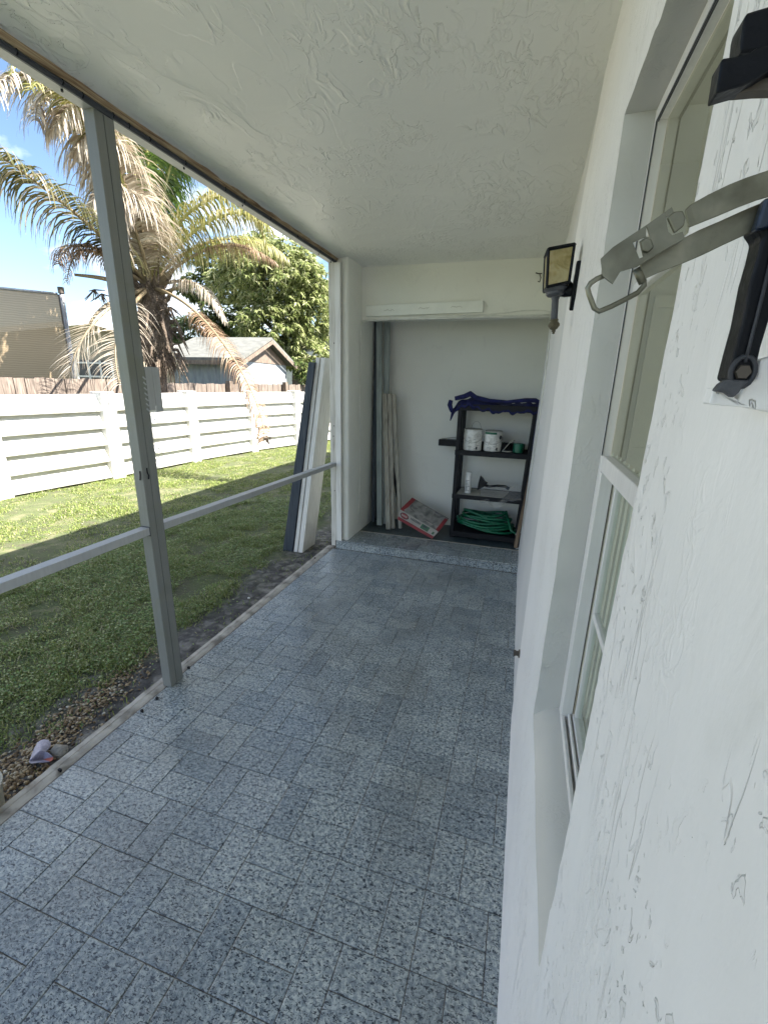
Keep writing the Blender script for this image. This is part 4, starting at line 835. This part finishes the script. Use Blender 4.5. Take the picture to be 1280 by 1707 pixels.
w0 = lerp(a, b, .13); w1 = lerp(a, b, .30); wd = MB().prism([w0-nrm*.03+Vector((0, 0, .6-w0.z)), w1-nrm*.03+Vector((0, 0, .6-w1.z)), w1-nrm*.03+Vector((0, 0, 1.98-w1.z)), w0-nrm*.03+Vector((0, 0, 1.98-w0.z))], nrm*.06).build('window', M['houseglass'], nh)
g = MB()
for k in range(4):
    z = .7+.4*k; g.bar(Vector((w0.x, w0.y, z))-nrm*.06, Vector((w1.x, w1.y, z))-nrm*.06, (0, 0, 1), .05, .03)
for k in range(4):
    p = lerp(w0, w1, k/3); g.bar(Vector((p.x, p.y, .6))-nrm*.062, Vector((p.x, p.y, 1.98))-nrm*.062, d, .05, .03)
g.build('glazing_bar', M['trim'], wd)
# shed
sd = thing('garden_shed', 'grey sided garden shed with a shingled gable roof beyond the fences', 'shed', far(400, 640, 12.5))
Apt, Bpt, Cpt = far(293, 640, 13.4), far(401, 640, 12.5), far(478, 640, 15.3)
def zz(p, z): return Vector((p.x, p.y, z))
zA = far(293, 600, 13.4).z; zB = far(401, 600, 12.5).z; zC = far(478, 600, 15.3).z
Dpt = Apt+(Cpt-Bpt); zpk = far(448, 574, 14.0).z; Mid = lerp(Bpt, Cpt, .5); MidA = lerp(Apt, Dpt, .5); zB = (zA+zB)/2; zC = zB
g = MB().prism([zz(Apt, G), zz(Bpt, G), zz(Bpt, zB), zz(Apt, zB)], (Cpt-Bpt)*.04).prism([zz(Bpt, G)+(Bpt-Apt).normalized()*.004, zz(Cpt, G), zz(Cpt, zB), zz(Bpt, zB)+(Bpt-Apt).normalized()*.004], (Apt-Bpt)*.05).prism([zz(Dpt, G), zz(Cpt, G), zz(Cpt, zB), zz(Dpt, zB)], (Bpt-Cpt)*.04); g.build('wall', M['siding'], sd)
ge = (Bpt-Apt).normalized(); gd = (Cpt-Bpt).normalized(); zr = far(448, 568, 14.).z
g = MB().prism([zz(Bpt, zB)+ge*.02, zz(Cpt, zB)+ge*.02, zz(Mid, zr-.04)+ge*.02], -ge*.1); g.build('gable', M['gable'], sd)
ov = .30; g = MB(); lo = .12
for s_, (E0, E1) in ((-1, (Apt, Bpt)), (1, (Dpt, Cpt))):
    e0 = zz(E0, zB-.02)-ge*ov+gd*s_*ov; e1 = zz(E1, zB-.02)+ge*ov*.8+gd*s_*ov; r0 = zz(MidA, zr)-ge*ov; r1_ = zz(Mid, zr)+ge*ov*.8
    g.hexa([e0, e1, r1_, r0, e0+Vector((0, 0, .07)), e1+Vector((0, 0, .07)), r1_+Vector((0, 0, .07)), r0+Vector((0, 0, .07))])
g.build('roof', M['shingle'], sd)
g = MB(); e0 = zz(Apt, zB-.02)-ge*ov-gd*(ov+.012); e1 = zz(Bpt, zB-.02)+ge*ov*.8-gd*(ov+.012); g.prism([e0, e1, e1+Vector((0, 0, -.10)), e0+Vector((0, 0, -.10))], gd*.02)
for E in (Bpt, Cpt):
    s_ = -1 if E is Bpt else 1; e1 = zz(E, zB-.03)+ge*(ov*.8+.004)+gd*s_*ov; r1_ = zz(Mid, zr-.01)+ge*(ov*.8+.004); g.prism([e1, r1_, r1_+Vector((0, 0, -.10)), e1+Vector((0, 0, -.10))], ge*.02)
g.build('fascia', M['gable'], sd)
fh = thing('far_house', 'pale house partly hidden behind the tree and leaning planks', 'house', far(505, 640, 26))
p0, p1 = far(470, 640, 27), far(600, 640, 25); g = MB().prism([zz(p0, G), zz(p1, G), zz(p1, 3.1), zz(p0, 3.1)], (2, 5, 0)); g.build('wall', M['farwhite'], fh); MB().prism([zz(p0, 3.1), zz(p1, 3.1), zz(lerp(p0, p1, .5), 4.2)], (2, 5, 0)).build('roof', M['shingle'], fh)
w0, w1 = lerp(p0, p1, .25), lerp(p0, p1, .4); nn = Vector((.05, -.1, 0)); MB().prism([zz(w0, 1.6)+nn, zz(w1, 1.6)+nn, zz(w1, 2.6)+nn, zz(w0, 2.6)+nn], (.02, .08, 0)).build('window', M['houseglass'], fh)

# ================================================================ PALM
CR = far(252, 478, 9.9)
palm = thing('palm_tree', 'old coconut palm with mostly dead drooping fronds behind the fence', 'palm tree', (CR.x, CR.y, G))
nh_ = 26; prof = []
pts = []; rr = []
for i in range(40):
    t_ = i/39; z = G+(CR.z-G)*t_; pts.append((CR.x-.10*(1-t_)+.02*nz(z*3, 1.), CR.y, z)); rr.append((.13 if z < 1.6 else .13+.16*min(1, (z-1.6)/.5)*max(.35, 1-(z-2.1)/2.2 if z > 2.1 else 1))*(1+.10*(i % 2)))
MB().tube(pts, rr, 14).build('trunk', M['bark'], palm, smooth=True)
# boot stubs / fibre
g = MB()
for i in range(95):
    a = random.uniform(0, 2*PI); z = random.uniform(1.75, CR.z+.1); r0 = .16; tt = (z-1.7)/(CR.z-1.7)
    p = Vector((CR.x+r0*math.cos(a), CR.y+r0*math.sin(a), z)); out = Vector((math.cos(a), math.sin(a), 0)); l = random.uniform(.25, .55)
    dz = random.uniform(-1.1, -.5) if tt < .75 else random.uniform(.2, 1.)
    p1 = p+out*l*.45+Vector((0, 0, l*.35*(1 if dz > 0 else .1))); p2 = p1+out*l*.3+Vector((0, 0, dz*l*.8)); w = random.uniform(.02, .06)
    g.tube([p, p1, p2], [w, w*.7, w*.15], 5)
for i in range(500):
    a = random.uniform(0, 2*PI); z = random.uniform(1.75, CR.z-.2); p = Vector((CR.x+.20*math.cos(a), CR.y+.20*math.sin(a), z)); q = p+Vector((random.gauss(0, .05)+.03*math.cos(a), random.gauss(0, .05)+.03*math.sin(a), -random.uniform(.15, .5))); g.tube([p, lerp(p, q, .5)+Vector((.03*math.cos(a), .03*math.sin(a), .03)), q], [.008, .006, .002], 3)
g.build('fibre_boots', M['bark'], palm)
def bez(P, n):
    out = []
    for i in range(n+1):
        t_ = i/n; Q = list(P)
        while len(Q) > 1: Q = [lerp(Q[k], Q[k+1], t_) for k in range(len(Q)-1)]
        out.append(Q[0])
    return out
def frond(P, ll, mat, nl=70, droop=1., start=.12, w=.030, rm='rachis', fwd=.35, spread=1., rr0=.035, twist=0., bias=0.):
    pts = bez([Vector(p) for p in P], 40); rad = [rr0*(1-i/44)+.003 for i in range(41)]
    root = MB().tube(pts, rad, 6).build('frond', M[rm], palm, smooth=True)
    Vs = []; Fs = []; nb = 0; g_ = Vector((0, 0, -1))
    for i in range(nl):
        s_ = start+(1-start)*i/(nl-1); k = min(39.999, s_*40); i0 = int(k); p = lerp(pts[i0], pts[i0+1], k-i0); tg = (pts[min(40, i0+1)]-pts[max(0, i0-1)]).normalized()
        sd_ = tg.cross(Vector((0, 0, 1)));
        if sd_.length < .05: sd_ = Vector((1, 0, 0))
        sd_.normalize(); upv = sd_.cross(tg).normalized()
        prof_ = (.55+.45*math.sin(min(1, (s_-start)/(1-start)*1.15)*PI*.9+.35)) if s_ < .97 else .4
        for sg in (-1, 1):
            if random.random() < .06: continue
            L_ = ll*prof_*random.uniform(.75, 1.12); dr = (sd_*sg*spread+tg*fwd+upv*(.25-twist*sg+bias)+Vector((random.gauss(0, .10), random.gauss(0, .10), random.gauss(0, .10)))).normalized()
            nsg = 6; q = p.copy(); ww = w*.74*random.uniform(.6, 1.2); wd_ = tg.copy(); dirv = dr.copy(); dd = droop*random.uniform(.7, 1.3)
            cur = []
            for m_ in range(nsg+1):
                f = m_/nsg; wv_ = ww*(1-.92*f**1.6)*(.55 if m_ == 0 else 1); wn = (wd_-dirv*wd_.dot(dirv))
                if wn.length < .1: wn = sd_.copy()
                wn.normalize(); cur.append(q-wn*wv_*.5); cur.append(q+wn*wv_*.5)
                q = q+dirv*(L_/nsg); dirv = (dirv+g_*dd*(.16+.26*f)+Vector((random.gauss(0, .03), random.gauss(0, .03), 0))).normalized()
            for m_ in range(nsg): Fs.append((nb+2*m_, nb+2*m_+1, nb+2*m_+3, nb+2*m_+2))
            nb += len(cur); Vs += [tuple(v) for v in cur]
    npmesh('leaflets', np.array(Vs), np.array(Fs), M[mat], root)
D0 = 9.9
def fr(*uvd): return [CR]+[far(u, v, d) for u, v, d in uvd]
# upper-left pale column of hanging leaflets, several old fronds
frond(fr((215, 300, 9.6), (120, 90, 8.8), (20, 80, 8.2), (-20, 170, 8.0)), .75, 'fdead', 120, 1.7, .30, .04)
frond(fr((200, 330, 10.0), (150, 60, 9.4), (60, 130, 9.0), (60, 200, 8.9)), .80, 'fdead', 110, 2.0, .18, .036)
frond(fr((215, 360, 9.4), (165, 160, 8.8), (120, 150, 8.6), (95, 210, 8.5)), .95, 'fdead', 140, 2.3, .15, .04)
frond(fr((240, 380, 9.3), (200, 250, 8.9), (160, 190, 8.8), (130, 250, 8.7)), 1.0, 'fdead', 140, 2.4, .12, .04)
frond(fr((240, 420, 9.1), (215, 330, 8.9), (180, 270, 8.8), (155, 340, 8.7)), 1.0, 'fdead', 120, 2.6, .12, .038)
frond(fr((225, 200, 9.8), (150, -40, 9.0), (60, 40, 8.4), (10, 140, 8.2)), .60, 'fyel', 110, 1.3, .25, .04, 'rachisg')
frond(fr((225, 330, 9.2), (150, 120, 8.4), (90, 100, 8.0), (50, 150, 7.8)), .55, 'fyel', 80, 1.2, .45, .036, 'rachisg')
# left olive frond
frond(fr((185, 400, 9.0), (120, 350, 8.4), (50, 290, 7.9), (-30, 240, 7.4)), .85, 'folive', 130, 2.6, .14, .042, 'rachis', .2, .8)
# brown short one
frond(fr((190, 420, 9.6), (140, 395, 9.2), (105, 400, 9.0), (98, 440, 8.9)), .50, 'fbrown', 80, 2.2, .25, .026)
frond(fr((200, 450, 9.4), (150, 395, 9.2), (120, 400, 9.0), (112, 470, 8.9)), .40, 'fbrown', 60, 2.2, .3, .022)
# green fronds above and right of the post
frond(fr((245, 340, 10.2), (225, 180, 10.4), (190, 90, 10.6), (150, 90, 10.6)), .9, 'fgreen', 100, .9, .2, .05, 'rachisg')
frond(fr((255, 350, 9.9), (250, 230, 9.6), (235, 130, 9.4), (200, 100, 9.3)), .95, 'fgreen', 120, 1.2, .18, .05, 'rachisg')
frond(fr((258, 350, 10.), (268, 230, 10.), (262, 140, 10.1), (225, 100, 10.2)), .95, 'fgreen', 120, 1.3, .2, .05, 'rachisg')
frond(fr((262, 360, 10.2), (300, 240, 10.4), (335, 190, 10.6), (350, 250, 10.8)), .9, 'fgreen', 120, 1.6, .22, .048, 'rachisg')
frond(fr((258, 380, 9.7), (280, 270, 9.5), (298, 205, 9.4), (325, 240, 9.3)), .9, 'fgreen', 120, 1.7, .22, .048, 'rachisg')
frond(fr((260, 370, 9.9), (285, 240, 9.9), (320, 215, 9.9), (362, 275, 10.)), .7, 'fgreen', 110, 1.3, .3, .042, 'rachisg')
# pale hanging just right of the post
frond(fr((245, 400, 9.1), (228, 330, 8.9), (205, 290, 8.9), (200, 380, 8.8)), .95, 'fdead', 120, 2.4, .12, .036)
# yellow arching right
frond(fr((262, 400, 9.7), (320, 325, 9.4), (372, 290, 9.2), (425, 330, 9.1), (440, 400, 9.1)), .70, 'fyel', 130, 2.5, .12, .04, 'rachisg', .25, .8)
frond(fr((270, 430, 9.5), (340, 350, 9.2), (400, 330, 9.0), (450, 380, 8.9)), .65, 'fyel', 110, 2.5, .2, .034, 'rachisg', .25, .8)
# orange arch right
frond(fr((285, 430, 9.9), (345, 380, 10.0), (420, 385, 10.2), (475, 430, 10.3)), .8, 'fyel', 120, 2.6, .2, .032)
frond(fr((290, 450, 9.7), (350, 385, 9.6), (410, 400, 9.6), (460, 440, 9.6)), .45, 'fbrown', 80, 2.2, .45, .026)
# dead, right side lower
frond(fr((290, 470, 9.6), (320, 455, 9.4), (350, 475, 9.3), (375, 535, 9.2)), .45, 'fdead', 110, 2.2, .25, .026)
frond(fr((290, 490, 9.0), (330, 505, 8.3), (378, 565, 7.7), (446, 670, 7.3), (440, 735, 7.2)), .52, 'fbrown', 170, 2.6, .36, .020, rr0=.03)
# low left hairy ones
frond(fr((215, 490, 9.2), (165, 510, 8.6), (125, 570, 8.4), (118, 620, 8.3)), .75, 'fdead', 60, .7, .4, .010, spread=.7, fwd=.9)
frond(fr((225, 500, 9.0), (200, 530, 8.5), (180, 560, 8.2), (200, 640, 8.0)), .8, 'fdead', 60, 1.0, .3, .012, fwd=.6)
frond(fr((240, 560, 9.7), (285, 560, 9.7), (300, 600, 9.7), (300, 640, 9.7)), .25, 'fdead', 14, 2., .5, .015)
g = MB()   # bare stalks
for st in (((262, 478, 9.8), (285, 450, 9.6), (302, 441, 9.5)), ((262, 490, 9.8), (285, 485, 9.5), (305, 476, 9.4)), ((235, 490, 9.7), (190, 462, 9.4), (160, 462, 9.3), (125, 458, 9.2)), ((235, 500, 9.7), (200, 490, 9.4), (165, 510, 9.3), (150, 540, 9.2)), ((245, 480, 9.8), (232, 430, 9.7), (222, 395, 9.6)), ((255, 475, 9.8), (270, 430, 9.7), (268, 400, 9.6))):
    g.tube(bez([far(*p) for p in st], 10), [.05-.003*i for i in range(11)], 6)
g.build('bare_stalk', M['rachis'], palm, smooth=True)
g = MB()
for u, v in ((158, 483), (170, 490), (285, 512), (272, 500)):
    c_ = far(u, v, 9.5)
    for k in range(14): g.tube([c_, c_+Vector((random.gauss(0, .09), random.gauss(0, .09), -abs(random.gauss(0, .10))))], [.012, .006], 4)
g.build('seed_cluster', M['bark'], palm)['kind'] = 'stuff'

# ================================================================ BROADLEAF TREES
def leaf_cluster(c, n, L_, W_, outd):
    vs = []; fs = []
    for i in range(n):
        a = random.uniform(0, 2*PI); d = Vector((math.cos(a), math.sin(a), random.uniform(-.9, .25)))+outd*.5; d.normalize(); l = L_*random.uniform(.6, 1.2); w = W_*random.uniform(.7, 1.2)
        sd_ = d.cross(Vector((random.gauss(0, .4), random.gauss(0, .4), 1))).normalized(); m_ = c+d*l*.5+Vector((0, 0, .03*l)); t_ = c+d*l+Vector((0, 0, -.25*l)); b = len(vs)
        vs += [c, m_+sd_*w, t_, m_-sd_*w]; fs.append((b, b+1, b+2, b+3))
    return vs, fs
def tree(name, label, lobes, base, mat, ncl, nleaf, L_, W_, h0, trunk=.18, group=None):
    t = thing(name, label, 'tree', base); base = Vector(base); g = MB()
    cc = sum((Vector(l[0]) for l in lobes), Vector())/len(lobes)
    fork = Vector((base.x+.2, base.y, h0)); g.tube([base, lerp(base, fork, .5)+Vector((.05, 0, 0)), fork], [trunk, trunk*.85, trunk*.75], 10)
    for c_, r in lobes:
        c_ = Vector(c_); g.tube([fork, lerp(fork, c_, .5)+Vector((random.uniform(-.3, .3), random.uniform(-.3, .3), -.1)), c_], [trunk*.5, trunk*.3, trunk*.12], 7)
        for k in range(5):
            e = c_+Vector((random.gauss(0, 1), random.gauss(0, 1), random.gauss(0, 1))).normalized()*max(r)*.75; g.tube([lerp(fork, c_, .7), lerp(c_, e, .5), e], [trunk*.2, trunk*.1, .012], 5)
    g.build('trunk', M['bark2'], t, smooth=True)
    Vs = []; Fs = []; nb = 0; tot = sum(r[0]*r[1]*r[2] for _, r in lobes)**1.
    for c_, r in lobes:
        c_ = Vector(c_); k = int(ncl*(r[0]*r[1]*r[2])**.67/sum((q[0]*q[1]*q[2])**.67 for _, q in lobes))
        for i in range(k):
            d = Vector((random.gauss(0, 1), random.gauss(0, 1), random.gauss(0, 1))).normalized(); rad = random.uniform(.55, 1.)**.6
            rad *= 1+.30*nz(d.x*2.6+c_.x, d.y*2.6+c_.y, d.z*2.6)+.12*nz(d.x*7, d.y*7, d.z*7)
            if nz(d.x*3.5+c_.y, d.y*3.5, d.z*3.5+c_.x) > .28: continue
            p = c_+Vector((d.x*r[0], d.y*r[1], d.z*r[2]))*rad
            v, f = leaf_cluster(p, nleaf, L_, W_, d); Vs += [tuple(q) for q in v]; Fs += [tuple(nb+x for x in q) for q in f]; nb += len(v)
    npmesh('crown', np.array(Vs), np.array(Fs), M[mat], t)
def F3(u, v, d): return tuple(far(u, v, d))
lob = [(F3(470, 470, 19), (1.7, 1.6, 1.3)), (F3(430, 440, 20), (1.3, 1.5, .9)), (F3(505, 520, 19), (1.25, 1.5, 1.2)), (F3(455, 545, 18.5), (1.5, 1.4, 1.0)), (F3(395, 470, 21), (1.1, 1.3, .8)), (F3(510, 590, 18.5), (.9, 1., .6)), (F3(440, 400, 20), (.35, .4, .5)), (F3(485, 440, 19), (1.0, 1., .7)), (F3(520, 470, 19), (.6, .8, .7)), (F3(470, 590, 19), (.9, 1., .5))]
b_ = far(488, 640, 19); tree('mango_tree', 'big leafy mango tree with light green foliage behind the shed', lob, (b_.x, b_.y, G), 'leaf', 4600, 10, .25, .033, 2.3, .2)
lob = [(F3(330, 555, 23), (1.6, 1.5, .8)), (F3(385, 530, 23), (1.3, 1.3, .9)), (F3(350, 590, 22), (1.1, 1.3, .5)), (F3(300, 580, 22), (.9, 1., .5)), (F3(370, 440, 24), (1.2, 1.2, .8)), (F3(330, 480, 24), (.8, .9, .6))]
b_ = far(350, 640, 23); tree('broadleaf_tree', 'darker bushy tree between the palm and the big mango tree', lob, (b_.x, b_.y, G), 'leafd', 2300, 9, .26, .038, 2., .2)
lob = [(F3(515, 625, 15.5), (.45, .5, .3)), (F3(500, 610, 15.5), (.3, .3, .25))]
b_ = far(510, 640, 15.5); tree('shrub', 'small leafy shrub right of the shed behind the fence', lob, (b_.x, b_.y, G), 'leafd', 110, 8, .2, .03, 1.3, .03)
# neighbourhood tree line, low, far off
lob = [(F3(-150+110*i, 612-6*(i % 3), 45+3*(i % 2)), (4.5, 3, 2.2)) for i in range(4)]
b_ = far(60, 640, 46); tree('distant_tree', 'low distant trees beyond the cream house', lob, (b_.x, b_.y, G), 'leafd', 900, 8, .8, .15, 2.5, .3)

# ================================================================ SMALL LITTER
g = MB(); base = [(50, 1272), (52, 1283), (66, 1280), (84, 1272), (92, 1268), (78, 1262), (80, 1254), (88, 1240), (68, 1240), (55, 1254)]
vs = [at(u, v, 'Z', -.075)+Vector((0, 0, .012*((i*7) % 3))) for i, (u, v) in enumerate(base)]; c0 = at(68, 1258, 'Z', -.06); c1 = at(72, 1266, 'Z', -.085)
g.add([v+Vector((random.uniform(-.006, .006), random.uniform(-.006, .006), random.uniform(0, .02))) for v in vs]+[c0+Vector((0, 0, .02)), c1], [(i, (i+1) % 10, 10 if i in (6, 7, 8, 9, 5) else 11) for i in range(10)]+[(0, 10, 11), (5, 11, 10)])
g.m = [0]*len(g.m); g.m[3] = 1; o = g.build('litter', [M['trash'], M['trashred']]); o.modifiers.new('s', 'SUBSURF').levels = 2; o.modifiers['s'].render_levels = 2; md = o.modifiers.new('t', 'SOLIDIFY'); md.thickness = .002
tag(o, 'crumpled lilac and red plastic wrapper on the pebbles', 'wrapper')
p = at(100, 1253, 'Z', -.07); q = IV*np.array([.05, .03, .022])*(1+rng.uniform(-.2, .2, (len(IV), 1)))+np.array(p); tag(npmesh('stone', q, IF, M['rock']), 'jagged grey stone beside the wrapper', 'stone')
p = at(415, 997, 'Z', -.09); q = IV*np.array([.014, .012, .008])*(1+rng.uniform(-.2, .2, (len(IV), 1)))+np.array(p); tag(npmesh('pebble', q, IF, M['can']), 'single white pebble on the dark soil near the porch edge', 'pebble')
bk = thing('bucket', 'tan plastic bucket at the near corner of the porch edge', 'bucket', (-1.86, .72, G)); bc_ = at(-58, 1322, 'Z', .08); MB().lathe((bc_.x, bc_.y, G), [(.075, 0), (.085, .0), (.098, .17), (.103, .172), (.103, .182), (.095, .182), (.093, .17), (.08, .02)], 28).build('body', M['tan'], bk, smooth=True, ang=40)

# ================================================================ LIGHT
sv = Vector((.66, .10, .755)).normalized(); el = math.asin(sv.z); rot = math.atan2(sv.x, sv.y)
ld = bpy.data.lights.new('sun', 'SUN'); ld.energy = 5.0; ld.angle = R(.5); ld.color = (1., .95, .87); lo_ = bpy.data.objects.new('sun', ld); COL.objects.link(lo_); lo_.rotation_euler = sv.to_track_quat('Z', 'Y').to_euler()
W = bpy.data.worlds.new('World'); S.world = W; W.use_nodes = True; nt = W.node_tree; nt.nodes.clear()
o = nt.nodes.new('ShaderNodeOutputWorld'); bg = nt.nodes.new('ShaderNodeBackground'); sk = nt.nodes.new('ShaderNodeTexSky'); sk.sky_type = 'NISHITA'; sk.sun_disc = False; sk.sun_elevation = el; sk.sun_rotation = rot; sk.air_density = 1.; sk.dust_density = .6; sk.ozone_density = 3.
tc = nt.nodes.new('ShaderNodeTexCoord'); mp = nt.nodes.new('ShaderNodeMapping'); mp.inputs['Scale'].default_value = (1, 1, 2.2); mp.inputs['Location'].default_value = (.35, .1, .0)
no = nt.nodes.new('ShaderNodeTexNoise'); no.inputs['Scale'].default_value = 2.6; no.inputs['Detail'].default_value = 7; no.inputs['Roughness'].default_value = .55; no.inputs['Distortion'].default_value = .3
cr = nt.nodes.new('ShaderNodeValToRGB'); cr.color_ramp.elements[0].position = .50; cr.color_ramp.elements[1].position = .66
mx = nt.nodes.new('ShaderNodeMix'); mx.data_type = 'RGBA'; mx.inputs[7].default_value = (8.5, 8.8, 9.2, 1)
nt.links.new(tc.outputs['Generated'], mp.inputs[0]); nt.links.new(mp.outputs[0], no.inputs[0]); nt.links.new(no.outputs['Fac'], cr.inputs[0]); nt.links.new(cr.outputs[0], mx.inputs[0]); nt.links.new(sk.outputs[0], mx.inputs[6]); nt.links.new(mx.outputs[2], bg.inputs[0]); bg.inputs[1].default_value = .065; nt.links.new(bg.outputs[0], o.inputs[0])
# ================================================================ CAMERA
cd = bpy.data.cameras.new('camera'); cam = bpy.data.objects.new('camera', cd); COL.objects.link(cam); S.camera = cam
cd.sensor_fit = 'VERTICAL'; cd.sensor_height = 36; cd.lens = F/1707*36; cd.clip_start = .01; cd.clip_end = 2000
m3 = Matrix((RM.col[0], RM.col[2], -RM.col[1])).transposed(); mw = m3.to_4x4(); mw.translation = CAM; cam.matrix_world = mw
S.render.engine = 'CYCLES'; S.cycles.max_bounces = 10; S.cycles.diffuse_bounces = 6; S.cycles.transparent_max_bounces = 16
S.view_settings.view_transform = 'Standard'; S.view_settings.look = 'None'; S.view_settings.exposure = 2.2; S.view_settings.gamma = 1
